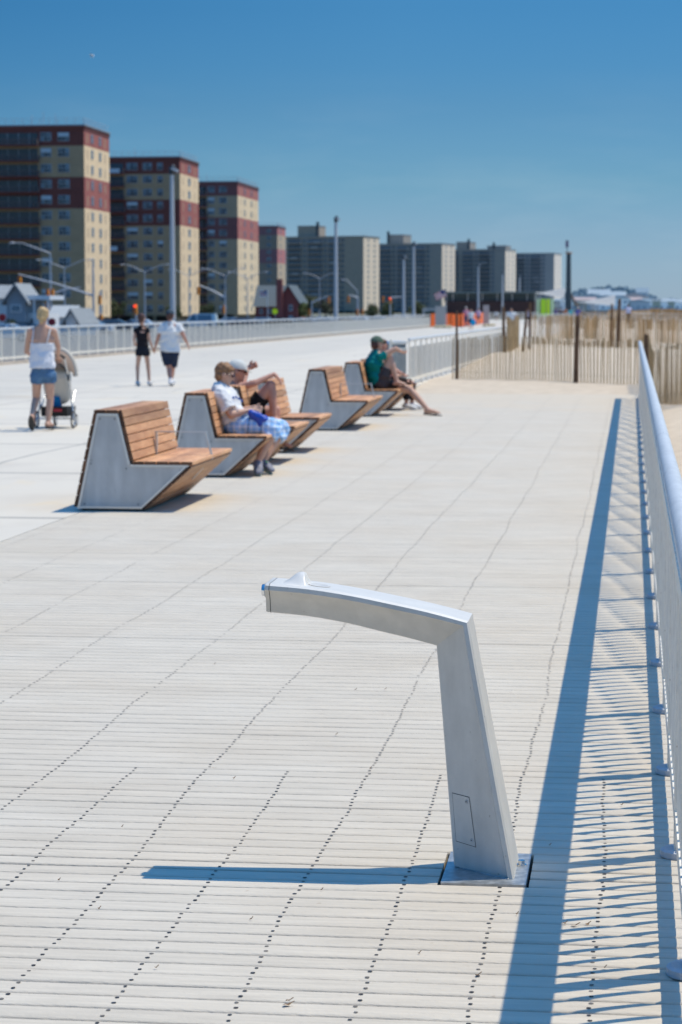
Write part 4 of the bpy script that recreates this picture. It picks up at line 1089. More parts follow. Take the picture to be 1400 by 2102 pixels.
# woman seated on the second bench ---------------------------------
Ys = 23.75
def A(x, y, dy=0.0): return at(x, y, Ys + dy)
J = dict(pel=A(480, 872), neck=A(452, 792), head=A(461, 769), shR=A(453, 812, -.19), shL=A(462, 808, .19), elR=A(475, 851, -.25), wrR=A(513, 842, -.13),
         elL=A(484, 846, .24), wrL=A(523, 836, .08), hipR=A(489, 874, -.10), hipL=A(489, 872, .10), knR=A(562, 878, -.13), knL=A(578, 880, .12),
         anR=A(529, 949, -.30), anL=A(540, 947, -.12))
J['waist'] = A(468, 846); J['chest'] = A(459, 822)
J['toeR'] = J['anR'] + V(.03, -.13, -.09); J['toeL'] = J['anL'] + V(.10, -.07, -.08)
J['anR'].z = max(J['anR'].z, .115); J['anL'].z = max(.11, J['anL'].z)
for q in 'LR': J['toe'+q].z = max(.03, J['toe'+q].z)
t, I = build_person('short haired woman in white tee and blue plaid shorts seated with folded hands', J, skin_a, V(.96, .12, -.30), s=.98, build_=1.16, hands=(.9, .9), voxel=.008,
                    hand_dirs=((V(.8, -.5, -.2), V(0, 0, 1), V(-.2, -1, 0)), (V(.9, .2, -.25), V(0, .2, 1), V(-.2, 1, 0))))
hair(t, I, mat('cropped_hair', (.36, .19, .08), .6, color2=(.17, .075, .035), scale=38), 'full')
shirt(t, J, I, WHITE_T, .78, 0, .026, low=A(479, 866)); 
plaid = cloth('blue_plaid', (.30, .47, .70))
def add_plaid(m):
    nt = m.node_tree; N = nt.nodes; L = nt.links; bs = N['Principled BSDF']; tc = N.new('ShaderNodeTexCoord'); sp = N.new('ShaderNodeSeparateXYZ'); L.new(tc.outputs['Object'], sp.inputs[0])
    outs = []
    for ax, per, off in (('X', .060, 0), ('Z', .055, .01), ('Y', .07, .0)):
        a = N.new('ShaderNodeMath'); a.operation = 'PINGPONG'; a.inputs[1].default_value = per/2; L.new(sp.outputs[ax], a.inputs[0])
        c = N.new('ShaderNodeMath'); c.operation = 'LESS_THAN'; c.inputs[1].default_value = per*.17; L.new(a.outputs[0], c.inputs[0]); outs.append(c.outputs[0])
    s1 = N.new('ShaderNodeMath'); s1.operation = 'ADD'; L.new(outs[0], s1.inputs[0]); L.new(outs[1], s1.inputs[1])
    s2 = N.new('ShaderNodeMath'); s2.operation = 'MULTIPLY'; s2.inputs[1].default_value = .42; L.new(s1.outputs[0], s2.inputs[0])
    mx = N.new('ShaderNodeMixRGB'); mx.inputs[1].default_value = (.30, .53, .86, 1); mx.inputs[2].default_value = (.84, .88, .92, 1)
    L.new(s2.outputs[0], mx.inputs[0]); L.new(mx.outputs[0], bs.inputs['Base Color'])
add_plaid(plaid); shorts(t, J, I, plaid, 1.0, .026, drape=.30)
shoes(t, J, I, mat('grey_violet_trainer', (.20, .21, .27), .7, var=.5, scale=30), mat('lime_sole', (.30, .36, .30), .7))
b = MB(); b.tube([J['anL'] + V(.02, -.02, -.015), J['anL'] + V(.055, -.04, -.03)], [.03, .022], 8); put(b, 'lime_laces', mat('lime', (.45, .85, .12), .7), t)
# faint blue print on the chest and dark sunglasses
b = MB()
for k, (u, v) in enumerate(((0, 0), (.03, .012), (.058, .006), (.085, -.006))):
    p = A(479, 812, -.215) + V(u, 0, -.02-u*.30+v); b.cbox(p, (.022, .012, .024))
put(b, 'print', mat('blue_print', (.10, .20, .55), .8), t)
def sunglasses(t, I):
    b = MB(); hd, f, hs, hu, s = I['hd'], I['face'], I['hs'], I['hu'], I['s']
    for q in (-1, 1):
        b.ell(hd + f*.094*s + hu*.012*s + hs*.032*s*q, (.012*s, .028*s, .020*s), 0, None, 10, 6)
        b.tube([hd + f*.085*s + hu*.015*s + hs*.066*s*q, hd + hs*.085*s*q + hu*.012*s], .004, 5)
    b.tube([hd + f*.10*s + hu*.016*s - hs*.03*s, hd + f*.10*s + hu*.016*s + hs*.03*s], .004, 5)
    return put(b, 'sunglasses', mat('dark_red_lens', (.06, .01, .012), .2), t)
sunglasses(t, I)
bm = bmesh.new(); cone(bm, A(517, 850, -.20), .045, A(541, 862, -.17), .055, V(0, 1, 0), .8); cone(bm, A(535, 868, -.18), .05, A(541, 860, -.17), .05)
bpouch = fuse(bm, 'pouch', mat('royal_blue_nylon', (.006, .06, .42), .35, spec=.6), None, .009, 2, .010, 16)
b = MB(); b.tube([A(512, 855, -.26), A(508, 890, -.28), A(513, 905, -.28), A(524, 906, -.28), A(535, 890, -.28), A(537, 872, -.24)], .0035, 5)
b.build('cord', M['black'], bpouch)
tag(bpouch, 'shiny royal blue pouch with a black cord resting on the seated woman\'s lap', 'pouch')

# pointing man ------------------------------------------------------
Ym = 25.7
def A(x, y, dy=0.0): return at(x, y, Ym + dy)
J = dict(pel=A(500, 850), neck=A(477, 789), head=A(488, 763), shR=A(480, 800, -.18), shL=A(487, 796, .19), elR=A(522, 787, -.22), wrR=A(563, 768, -.10),
         elL=A(500, 783, .38), wrL=A(509, 755, .52), hipR=A(508, 850, -.10), hipL=A(508, 850, .10), knR=A(556, 791, -.10), knL=A(566, 842, .16), anR=A(563, 859, -.12), anL=A(568, 905, .10))
J['toeR'] = J['anR'] + V(.155, -.02, -.075); J['toeL'] = J['anL'] + V(.17, -.02, -.06)
t, I = build_person('shirtless man in pale cap and black shorts, knee up, pointing ahead over the other bench', J, skin_r, V(.97, .10, -.12), s=1.0, build_=1.0, hands=(1.2, .6), voxel=.008,
                    hand_dirs=((V(.9, .1, .35), V(0, 0, 1), V(0, -1, 0)), (V(.72, 0, -.70), V(0, 1, 0), V(-.6, 0, -.7))))
hair(t, I, mat('grey_hair', (.20, .17, .15), .7, var=.3, scale=30), 'capped')
cap(t, I, cloth('pale_cap', (.60, .60, .56)), cloth('pale_brim', (.52, .48, .38)))
sunglasses(t, I); shorts(t, J, I, cloth('black_board_shorts', (.010, .010, .012)), .62, .024)
sandals(t, J, M['black'])

# man in the teal shirt ----------------------------------------------
Yt = 37.0
def A(x, y, dy=0.0): return at(x, y, Yt + dy)
J = dict(pel=A(778, 787), neck=A(772, 722), head=A(774, 707), shR=A(783, 732, -.17), shL=A(767, 730, .18), elR=A(812, 716, -.12), wrR=A(825, 722, .05),
         elL=A(800, 762, .22), wrL=A(812, 768, .16), hipR=A(782, 788, -.10), hipL=A(784, 788, .10), knR=A(800, 735, -.08), knL=A(842, 800, .05), anR=A(815, 784, -.10), anL=A(879, 842, -.10))
J['toeR'] = J['anR'] + V(.15, -.02, -.04); J['toeL'] = J['anL'] + V(.19, -.04, -.04); J['waist'] = A(768, 765); J['chest'] = A(768, 745)
for k in ('anL',): J[k].z = max(J[k].z, .09); J['toeL'].z = max(.04, J['toeL'].z)
t, I = build_person('man in teal shirt, green cap and grey shorts on the bench, one knee drawn up', J, skin_a, V(.75, .66, -.1), s=1.0, build_=1.08, hands=(.8, .6), voxel=.010, face_parts=False)
hair(t, I, BROWN_H, 'capped'); cap(t, I, cloth('olive_green_cap', (.085, .13, .095)), brim=True, bd=V(.8, .6, 0))
shirt(t, J, I, cloth('teal_jersey', (.0, .20, .19)), .28, 0, .016, low=A(778, 784)); shorts(t, J, I, cloth('charcoal_shorts', (.065, .055, .055)), .60, .022)
sandals(t, J, mat('brown_sandal', (.06, .035, .025), .7))
# companion on the farthest bench --------------------------------------
Yk = 39.0
def A(x, y, dy=0.0): return at(x, y, Yk + dy)
J = dict(pel=A(796, 783), neck=A(784, 724), head=A(784, 709), shR=A(788, 735, -.17), shL=A(790, 733, .17), elR=A(806, 757, -.2), wrR=A(820, 766, -.05),
         elL=A(810, 757, .2), wrL=A(826, 768, .1), hipR=A(806, 783, -.09), hipL=A(806, 783, .09), knR=A(836, 785, -.08), knL=A(845, 787, .12), anR=A(834, 832, -.1), anL=A(846, 834, .12))
J['toeR'] = J['anR'] + V(.17, -.06, -.05); J['toeL'] = J['anL'] + V(.18, -.02, -.05)
for q in 'LR':
    J['an'+q].z = max(J['an'+q].z, .09); J['toe'+q].z = max(.035, J['toe'+q].z)
t, I = build_person('brown haired companion in black capri trousers and white shoes behind the teal man', J, skin_r, V(.9, .4, -.1), s=.93, build_=.95, hands=(.8, .8), voxel=.011, face_parts=False)
hair(t, I, BROWN_H, 'full'); shirt(t, J, I, cloth('pink_top', (.45, .20, .24)), .4, 0, .014); shorts(t, J, I, cloth('black_capri', (.03, .02, .018)), 1.0, .016)
for q in 'LR':
    b = MB(); b.tube([J['kn'+q], J['kn'+q].lerp(J['an'+q], .78)], [.068, .058], 12); put(b, 'trouser_leg', BLACK_T, t)
shoes(t, J, I, mat('white_pumps', (.70, .70, .70), .6), SOLE_W)

# distant figures ------------------------------------------------------
def far_person(label, px, Y, hdg, h, top, bottom, hairm, cap_m=None, legs=.5, sk=None, z=0.0, stride=.12, ph=1, style='short', long_trousers=False, build_=1.0):
    J, f = walk_pose((gx(px, Y), Y, z), hdg, h, stride=stride, phase=ph)
    t, I = build_person(label, J, sk or skin_a, f, s=h/1.75, build_=build_, voxel=.02, face_parts=False)
    bm = bmesh.new(); s = I['s']
    if cap_m: cap(t, I, cap_m, brim=False)
    hair(t, I, hairm, 'capped' if cap_m else style)
    shirt(t, J, I, top, .45, 0, .02); shorts(t, J, I, bottom, 1.0 if long_trousers else legs, .025)
    if long_trousers:
        for q in 'LR':
            b = MB(); b.tube([J['kn'+q], J['an'+q]], [.075*s, .06*s], 8); put(b, 'trouser_leg', bottom, t)
    return t
PINK = cloth('pink_shirt', (.62, .30, .38)); LIL = cloth('lilac_shirt', (.50, .45, .66)); TEAL2 = cloth('aqua_shirt', (.10, .50, .52)); BLU = cloth('cobalt_shirt', (.04, .08, .40)); JEAN = cloth('faded_jeans', (.07, .13, .24)); GRY = cloth('grey_shorts', (.16, .17, .2))
far_person('walker in pink shirt, white cap and jeans beside the orange barrier', 957, 209, (0, -1, 0), 1.78, PINK, JEAN, BROWN_H, WHITE_T, long_trousers=True)
tt = far_person('walker in white shirt and black skirt carrying a bright blue bag', 967, 177, (.1, -1, 0), 1.62, WHITE_T, BLACK_T, BROWN_H, legs=.75, ph=-1)
bm = bmesh.new(); p = at(971, 662, 176.6); ellip(bm, p, (.24, .12, .24)); o = fuse(bm, 'shoulder_bag', cloth('bright_blue_bag', (.02, .33, .62)), None, .03, 2, .02, 5); tag(o, 'bright blue shoulder bag carried by the walker in the black skirt', 'bag')
far_person('small far walker in lilac tee near the pale panel', 982, 226, (0, -1, 0), 1.68, LIL, GRY, BROWN_H, legs=.4)
far_person('tiny far walker in green and white by the distant railing', 1019, 300, (0, -1, 0), 1.35, WHITE_T, GRY, BROWN_H, legs=.5)
far_person('dark haired man in white tee walking towards the camera past the short railing end', 1050, 132, (-.1, -1, 0), 1.74, WHITE_T, NAVY, mat('black_hair', (.012, .01, .01), .5), sk=skin_b, legs=.8, style='full', build_=1.12)
far_person('far walker leaning in white shirt, beside the lime green panels', 1086, 205, (1, .4, 0), 1.7, cloth('pale_blue_shirt', (.60, .62, .78)), NAVY, BROWN_H, ph=-1)
far_person('walker in cobalt blue shirt and white cap below the tall dark mast', 1187, 235, (0, 1, 0), 1.75, BLU, GRY, BROWN_H, WHITE_T)
far_person('walker in aqua shirt near the foot of the dark mast', 1171, 262, (0, 1, 0), 1.7, TEAL2, GRY, BROWN_H, ph=-1)
far_person('leftmost dark clothed figure beside the lime green panels', 1141, 262, (0, 1, 0), 1.75, cloth('violet_shirt', (.14, .12, .25)), BLACK_T, BROWN_H)
far_person('figure in dark navy by the canopy, next to the violet shirted one', 1151, 255, (0, -1, 0), 1.65, NAVY, BLACK_T, BROWN_H, ph=-1)
far_person('figure in rust coloured top near the dark mast', 1161, 285, (0, -1, 0), 1.72, cloth('rust_top', (.42, .16, .08)), GRY, BROWN_H)
far_person('lone man in white shirt standing on the sand far to the right', 1290, 215, (-.3, 1, 0), 1.78, cloth('bluish_white_shirt', (.62, .62, .78)), cloth('dark_trousers', (.03, .04, .05)), BROWN_H, long_trousers=True, z=.25, build_=1.1)
# ------------------------------------------------------------------ waste bin, orange barrier, signs
bx, by = gx(812, 53.2), 53.2
t = thing('waste_bin', 'grey ribbed steel waste bin with blue lid beside the short railing', 'waste bin', (bx, by, 0))
bm_ = mat('bin_steel', (.17, .24, .28), .5, .5); b = MB(); b.tube([(0,0,.10),(0,0,.90)], .22, 24)
for k in range(30):
    a = 2*math.pi*k/30; b.box((.228*math.cos(a)-.008, .228*math.sin(a)-.008, .06), (.228*math.cos(a)+.008, .228*math.sin(a)+.008, .90))
b.build('drum', bm_, t)
b = MB(); b.tube([(.245*math.cos(a), .245*math.sin(a), .91) for a in [2*math.pi*k/24 for k in range(24)]], .028, 8, closed=True); b.tube([(0,0,.90),(0,0,.93)], .235, 24); b.build('lid', mat('blue_lid', (.06, .28, .55), .45), t)
b = MB(); b.tube([(0,0,0),(0,0,.09)], .17, 20); b.build('base', M['lamp_dark'], t)

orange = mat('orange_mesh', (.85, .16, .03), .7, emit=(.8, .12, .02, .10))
def barrier(label, p0, p1, n):
    t = thing('barrier_fence', label, 'barrier', (p0[0], p0[1], 0)); p0 = V(p0[0], p0[1], 0); p1 = V(p1[0], p1[1], 0); d = (p1-p0)
    b = MB(); vs = []
    for i in range(n+1):
        q = d*i/n; sag = .05*math.sin(i*2.1); vs += [q + V(0, 0, .06), q + V(0, 0, 1.18 + sag)]
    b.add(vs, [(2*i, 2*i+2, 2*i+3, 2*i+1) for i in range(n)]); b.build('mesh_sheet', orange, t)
    for i in range(0, n+1, 2):
        b = MB(); q = d*i/n; b.tube([q - V(0, .05, 0), q + V(0, -.05, 1.3)], .03, 6); b.build('stake', M['snow_post'], t)
barrier('bright orange barrier sheet at the far end of the left railing', (gx(884, 204), 204), (gx(947, 206), 206), 6)
barrier('orange barrier sheet receding behind the walkers in pink and white', (gx(948, 206), 206), (gx(994, 262), 262), 10)
t = thing('barrier_gate', 'pale grey panel standing in front of the orange barrier', 'panel', (gx(904, 201), 201, 0))
b = MB(); b.box((-.45, 0, .15), (.45, .05, 1.85)); b.build('panel', mat('pale_panel', (.42, .40, .38), .6), t)
for sx in (-.42, .42):
    b = MB(); b.box((sx-.03, .055, 0), (sx+.03, .11, 1.9)); b.build('upright', M['grey_metal'], t)
t = thing('barrier_gate', 'narrow upright pale grey panel behind the lilac shirted walker', 'panel', (gx(998, 250), 250, 0))
b = MB(); b.box((-.32, 0, .1), (.32, .06, 2.0)); b.build('panel', mat('pale_panel_b', (.45, .43, .40), .6), t)
b = MB(); b.box((-.4, -.1, .0), (.4, .2, .1)); b.build('foot', M['grey_metal'], t)
sb = mat('sandbag', (.55, .47, .30), .9)
for i, (px_, Y) in enumerate(((896, 199), (904, 198.6), (913, 198.7), (921, 199), (996, 215), (1004, 218), (1011, 220))):
    bm = bmesh.new(); ellip(bm, (0, 0, .10), (.30, .22, .12)); ellip(bm, (.2, .03, .09), (.12, .15, .09)); o = fuse(bm, 'sandbag', sb, None, .03, 2, .03, 5); o.location = (gx(px_, Y), Y, 0)
    tag(o, 'tan sandbag lying along the foot of the orange barrier' if i < 4 else 'tan sandbag lying by the narrow pale panel', 'sandbag', 'sandbags by the barrier' if i < 4 else 'sandbags by the narrow panel')
# flag with stripes, leaning staff
t = thing('flag', 'striped red, white and blue flag flying over the pale grey panel', 'flag', (gx(917, 203), 203, 0))
b = MB(); b.tube([(0, 0, 0), (-.05, 0, 2.6), (-.25, 0, 3.25)], .03, 6); b.build('staff', M['grey_metal'], t)
b = MB(); c0 = V(-.15, -.03, 3.30); ux = V(-.93, 0, -.36); uz = V(-.33, 0, .94)*-1
n_ = 12
def fp(i, j, Ltot=1.05, Ht=.62):
    s = i/n_; return c0 + ux*Ltot*s + uz*Ht*j/13 + V(0, .05*math.sin(s*7), .03*math.sin(s*6))
for j in range(13):
    for i in range(n_):
        mi = 0 if j % 2 == 0 else 1
        if j < 7 and i < 5: mi = 2
        b.add([fp(i, j), fp(i+1, j), fp(i+1, j+1), fp(i, j+1)], [(0, 1, 2, 3)], mi)
FR, FWm, FB = mat('flag_red', (.5, .03, .05), .8), mat('flag_white', (.75, .73, .72), .8), mat('flag_blue', (.02, .035, .16), .8)
b.build('cloth', [FR, FWm, FB], t)

# ------------------------------------------------------------------ tall masts along the walkway
def mast(px, Y, top, label, r=.13, grp=None):
    t = thing('light_mast', label, 'light mast', (gx(px, Y), Y, -1.0), 0, grp)
    b = MB(); b.tube([(0, 0, 0), (0, 0, (top+1)*.5), (0, 0, top+1)], [r*1.25, r, r*.72], 12); b.build('pole', M['grey_metal'], t)
    b = MB(); b.tube([(0, 0, top+.88), (0, 0, top+1.12), (.10, -.05, top+1.25)], [.12, .14, .08], 8); b.build('lamp_head', M['lamp_dark'], t)
    b = MB(); b.cbox((.14, -.05, top+1.08), (.30, .22, .10), mtx=Matrix.Rotation(.5, 3, 'Y')); b.build('visor', M['grey_metal'], t)
for (px_, Y, top, lab) in ((354.5, 96.7, 7.35, 'tallest grey light mast, rising behind the couple'), (689.5, 150, 7.3, 'grey light mast in front of the wide grey block'),
                           (828.5, 197, 5.9, 'shorter slim grey mast left of a taller twin'), (849, 203, 7.15, 'slim grey mast just right of the shorter one'),
                           (981.5, 288, 6.9, 'slim grey mast above the dark pavilion, left of two others'), (1031.5, 341, 6.7, 'middle slim mast above the dark pavilion'),
                           (1066.5, 393, 6.9, 'rightmost slim mast above the dark pavilion')):
    mast(px_, Y, top, lab, r=.115 if Y < 120 else .13)
t = thing('beach_mast', 'tall dark blue green mast with a banner on top, standing right of the canopy', 'mast', (gx(1166.5, 300), 300, 0))
dk = mat('dark_mast', (.035, .06, .075), .6)
b = MB(); b.tube([(0, 0, 0), (0, 0, 4.0), (0, 0, 8.6)], [.50, .36, .30], 10); b.build('pole', dk, t)
b = MB(); b.tube([(0, 0, 8.6), (0, 0, 8.75)], .48, 10); b.build('collar', mat('collar_tan', (.45, .25, .15), .7), t)
b = MB(); b.tube([(-.2, 0, 8.7), (-.2, 0, 10.3)], .05, 6); b.build('spike', dk, t)
b = MB(); b.box((-.42, -.02, 9.35), (-.02, .02, 10.2)); b.build('banner', mat('banner', (.25, .22, .32), .8, var=.6, scale=2), t)
for sg, x1 in ((-1, -.1), (1, 3.2)):
    pass
b = MB(); b.tube([(.3, 0, 3.4), (1.6, 0, 1.2), (3.4, 0, .2)], .14, 6); b.build('stay', mat('stay_brown', (.16, .12, .10), .8), t)

# ------------------------------------------------------------------ apartment towers
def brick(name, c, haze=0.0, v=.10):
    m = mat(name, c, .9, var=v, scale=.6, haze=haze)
    LIT_ENDM[m.name] = mat(name + '_sunlit_end_wall', tuple(min(.92, v_*2.4) for v_ in c), .9, var=v, scale=.6, haze=haze*.4)  # same brick lightened: sunlight painted into the end wall colour
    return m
LIT_ENDM = {}
def tower(label, cx, cy, w, dep, floors, fh, z0, front_cols, side_cols, vents, balc, tan, red, band, glassm, framem, rot=0.0, parapet=.7, pent=None, group=None, glint=.2, railing_=True, blind=None, brm=None):
    t = thing('apartment_tower', label, 'apartment block', (cx, cy, z0), R(rot), group)
    H = floors*fh; rr = random.Random(int(cx*7+cy)+3)
    # walls: local x from -w..0, y from 0..dep; near right corner at the origin
    b = MB()
    for f in range(floors):
        mi = 1 if band[floors-1-f] else 0
        z1 = f*fh; z2 = z1 + fh
        vs = [(-w, 0, z1), (0, 0, z1), (0, dep, z1), (-w, dep, z1), (-w, 0, z2), (0, 0, z2), (0, dep, z2), (-w, dep, z2)]
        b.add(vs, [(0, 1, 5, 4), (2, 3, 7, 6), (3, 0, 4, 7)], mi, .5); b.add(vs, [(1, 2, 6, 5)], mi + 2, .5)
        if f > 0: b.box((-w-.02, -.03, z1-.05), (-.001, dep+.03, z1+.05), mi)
    b.build('wall', [tan, red, LIT_ENDM[tan.name], LIT_ENDM[red.name]], t)
    b = MB(); b.box((-w-.1, -.12, H), (.12, dep+.12, H+parapet)); b.box((-w-.25, -.28, H+parapet), (.28, dep+.28, H+parapet+.22), 1)
    rf = b.build('roof', [red if band[0] else tan, framem], t)
    if railing_:
        b = MB()
        zt = H+parapet+.22
        for k in range(int(w/1.6)): b.box((-k*1.6-.03, -.1, zt), (-k*1.6+.03, -.04, zt+1.1))
        for k in range(int(dep/1.6)): b.box((-.1, k*1.6-.03, zt), (-.04, k*1.6+.03, zt+1.1))
        for hz in (.55, 1.08): b.box((-w, -.09, zt+hz), (0, -.05, zt+hz+.05)); b.box((-.09, 0, zt+hz), (-.05, dep, zt+hz+.05))
        b.build('roof_railing', M['grey_metal'], rf)
    b = MB(); 
    for k in range(int(w/5)):
        b.box((-k*5-1.2, .3, -1.6), (-k*5-.6, 1.0, 0))
    for k in range(int(dep/4)+1): b.box((-.9, k*4+.1, -1.6), (-.3, k*4+.7, 0))
    b.build('ground_floor_columns', tan, t)
    b = MB(); b.box((-w+1, 2.0, -1.6), (-2.0, dep-1, -.01)); b.build('ground_floor_wall', M['lamp_dark'], t)
    # windows
    protos = {}
    def window(u, f, wd, ht, side, sill):
        key = (round(wd, 2), round(ht, 2), side)
        if key not in protos:
            fr = MB(); pn = MB()
            if not side:
                fr.box((-wd/2, -.09, 0), (wd/2, -.001, ht)); m_ = .10
                np_ = 3 if wd > 1.7 else (2 if wd > .9 else 1)
                for k in range(np_):
                    a = -wd/2 + m_ + k*(wd-m_)/np_; c = a + (wd-m_)/np_ - m_
                    pn.box((a, -.12, m_), (c, -.095, ht*.48)); pn.box((a, -.12, ht*.54), (c, -.095, ht-m_))
            else:
                fr.box((.001, -wd/2, 0), (.09, wd/2, ht)); m_ = .12
                pn.box((.095, -wd/2+m_, m_), (.12, wd/2-m_, ht*.47)); pn.box((.095, -wd/2+m_, ht*.54), (.12, wd/2-m_, ht-m_))
            o = fr.build('window', framem, t); p = pn.build('pane', glassm, o); protos[key] = (o, p)
        else:
            o0, p0 = protos[key]; o = o0.copy(); COL.objects.link(o); o.parent = t; p = p0.copy(); COL.objects.link(p); p.parent = o
        z = f*fh + sill
        o.location = (-u, 0, z) if not side else (0, u, z)
        if blind and not side and rr.random() < .25:
            q = MB(); q.box((-wd/2+.08, -.15, ht*.55), (wd/2-.08, -.125, ht-.08)); q.build('blind', blind, o)
    for (u, wd) in front_cols:
        for f in range(floors): window(u, f, wd, 1.55, False, .75)
    for (u, wd) in side_cols:
        for f in range(floors): window(u, f, wd, 1.6, True, .7)
    if vents:
        for u in vents:
            b = MB()
            for f in range(floors): b.box((.001, u-.35, f*fh+.5), (.03, u+.35, f*fh+2.2))
            b.build('vent_strip', glassm if glint < .1 else mat('vent_tan', tuple(v*.82 for v in VENT), .9), t)  # vents in a slightly darker tan
    # balconies
    first = None
    for (u0, u1) in balc:
        o0 = None
        for f in range(floors):
            if o0 is None:
                b = MB(); wv = u1-u0
                b.box((-wv, -1.5, -.18), (0, -.001, .02), 0); b.box((-wv, -1.5, .03), (0, -1.46, .12), 0)
                for k in range(int(wv/.28)): b.box((-wv+k*.28, -1.49, .12), (-wv+k*.28+.05, -1.46, 1.05), 1)
                b.box((-wv, -1.50, 1.05), (0, -1.44, 1.12), 1); b.box((-.04, -1.44, .12), (0, -.01, 1.05), 1)
                b.box((-wv+.3, -.06, .1), (-.3, -.002, 2.25), 2)
                for k in range(int(wv/2)): b.box((-wv+.4+k*2, -.10, .1), (-wv+.5+k*2, -.065, 2.25), 3)
                o = b.build('balcony', [red, brm or mat('balcony_rail', (.17, .12, .11), .7), glassm, framem], t); o0 = o
            else: o = o0.copy(); COL.objects.link(o); o.parent = t
            o.location = (-u0, 0, f*fh)
            if rr.random() < .14:
                q = MB(); wv = u1-u0; s0 = rr.uniform(0, wv*.4); q.box((-min(wv, 4.4)-s0*.5, -1.53, .12), (-s0*.5-.6, -1.505, 1.05)); q.build('screen', blind or framem, o)
    if pent:
        for (u0, u1, d0, d1, ph, chim) in pent:
            b = MB(); b.box((-u1, d0, H+.3), (-u0, d1, H+parapet+ph), 0); b.box((-u1-.2, d0-.2, H+parapet+ph), (-u0+.2, d1+.2, H+parapet+ph+.3), 1); q = b.build('roof_house', [tan, framem], t)
            if chim: b = MB(); b.box((-chim-1.2, d0-.6, H+parapet), (-chim, d0+.8, H+parapet+ph+2.2)); b.build('chimney', dk, q)
    for k in range(3):
        b = MB(); x = -rr.uniform(2, w*.7); yv = rr.uniform(1, dep-1); b.tube([(x, yv, H+parapet), (x, yv, H+parapet+rr.uniform(2, 3.4))], .05, 5); b.build('antenna', M['grey_metal'], t)
    return t
VENT = (.62, .45, .29)
glass_far = mat('glass_blueish', (.085, .125, .155), .25, spec=.7, attr=.8)
frame_far = mat('pale_frame', (.34, .38, .42), .6)
blind = mat('pale_blind', (.45, .55, .62), .8)
tan1 = brick('tan_brick', (.39, .28, .17)); red1 = brick('red_brick', (.165, .052, .042))
BAND = [1, 0, 0, 1, 1] + [0]*7
tower('nearest red and tan brick apartment tower, cut by the left edge', -98, 415, 46, 20.5, 12, 2.8, 0, [(3.75, 2.1), (7.0, 2.0), (20, 2.0)], [(6.2, 1.5), (12.6, 1.5)], [2.6, 16.8],
      [(8.2, 16.5)], tan1, red1, BAND, glass_far, frame_far, blind=blind)
tower('second red and tan brick tower, behind the tallest grey mast', -97.8, 504, 46, 22, 12, 2.8, 0, [(4.4, 1.2), (7.2, 2.0), (10.6, 2.4)], [(10.6, 2.2)], [3.5, 17.5],
      [(12.2, 20)], tan1, red1, BAND, glass_far, frame_far, blind=blind)
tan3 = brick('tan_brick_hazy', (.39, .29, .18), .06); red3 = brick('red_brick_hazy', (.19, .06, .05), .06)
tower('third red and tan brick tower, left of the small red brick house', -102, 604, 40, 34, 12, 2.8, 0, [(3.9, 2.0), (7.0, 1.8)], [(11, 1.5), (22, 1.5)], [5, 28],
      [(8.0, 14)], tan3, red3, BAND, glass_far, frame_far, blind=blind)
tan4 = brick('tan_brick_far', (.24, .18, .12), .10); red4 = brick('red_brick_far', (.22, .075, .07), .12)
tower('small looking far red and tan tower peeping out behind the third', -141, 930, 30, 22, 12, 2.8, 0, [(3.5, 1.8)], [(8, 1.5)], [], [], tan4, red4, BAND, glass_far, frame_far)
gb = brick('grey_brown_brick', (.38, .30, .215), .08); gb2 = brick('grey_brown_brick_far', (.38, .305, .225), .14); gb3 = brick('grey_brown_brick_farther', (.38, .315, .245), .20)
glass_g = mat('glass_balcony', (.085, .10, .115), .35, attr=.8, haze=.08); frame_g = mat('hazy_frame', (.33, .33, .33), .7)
BRM = mat('balcony_rail_pale', (.40, .42, .44), .7)
def slab(label, px, Y, w, dep, top_y, rot, cols, balc, pent, g, h_fl=14):
    z0 = 0; topz = at(px, top_y, Y).z; fh = (topz - .9)/h_fl
    x = gx(px, Y)
    tower(label, x, Y, w, dep, h_fl, fh, z0, cols, [(dep*.3, 1.6), (dep*.7, 1.6)], [], balc, g, g, [0]*h_fl, glass_g, frame_g, rot=rot, pent=pent, railing_=False, brm=BRM)
slab('wide grey apartment block with balconies, right of the small red brick house', 746, 1224, 44, 24, 484, -14, [(11.6, 1.8), (21.5, 2.2), (33.3, 2.2)], [(13.2, 20), (23, 31.8), (35, 43)],
     [(26, 38, 2, 12, 5.6, 26)], gb)
slab('second grey apartment block, with its lit end wall behind two slim masts', 907, 1361, 42, 24, 499, -14, [(8.5, 2.0), (19.6, 2.2), (29.6, 2.0)], [(10.2, 18), (21.3, 28), (31.2, 39)], [(33, 42, 26, 40, 6.0, 42)], gb2)
slab('third grey apartment block, above the dark pavilion', 1037, 1495, 42, 24, 511, -13, [(8.2, 2.0), (19.5, 2.2)], [(10, 18), (21, 29), (31, 39)], [(0.5, 13, 3, 14, 2.2, 8), (33, 42, 30, 44, 5.5, 33)], gb2)
slab('farthest grey apartment block, left of the dark mast', 1137, 1600, 40, 24, 519, -10, [(7.4, 2.0), (18.6, 2.2)], [(9, 17), (20.2, 28), (29.5, 38)], None, gb3)

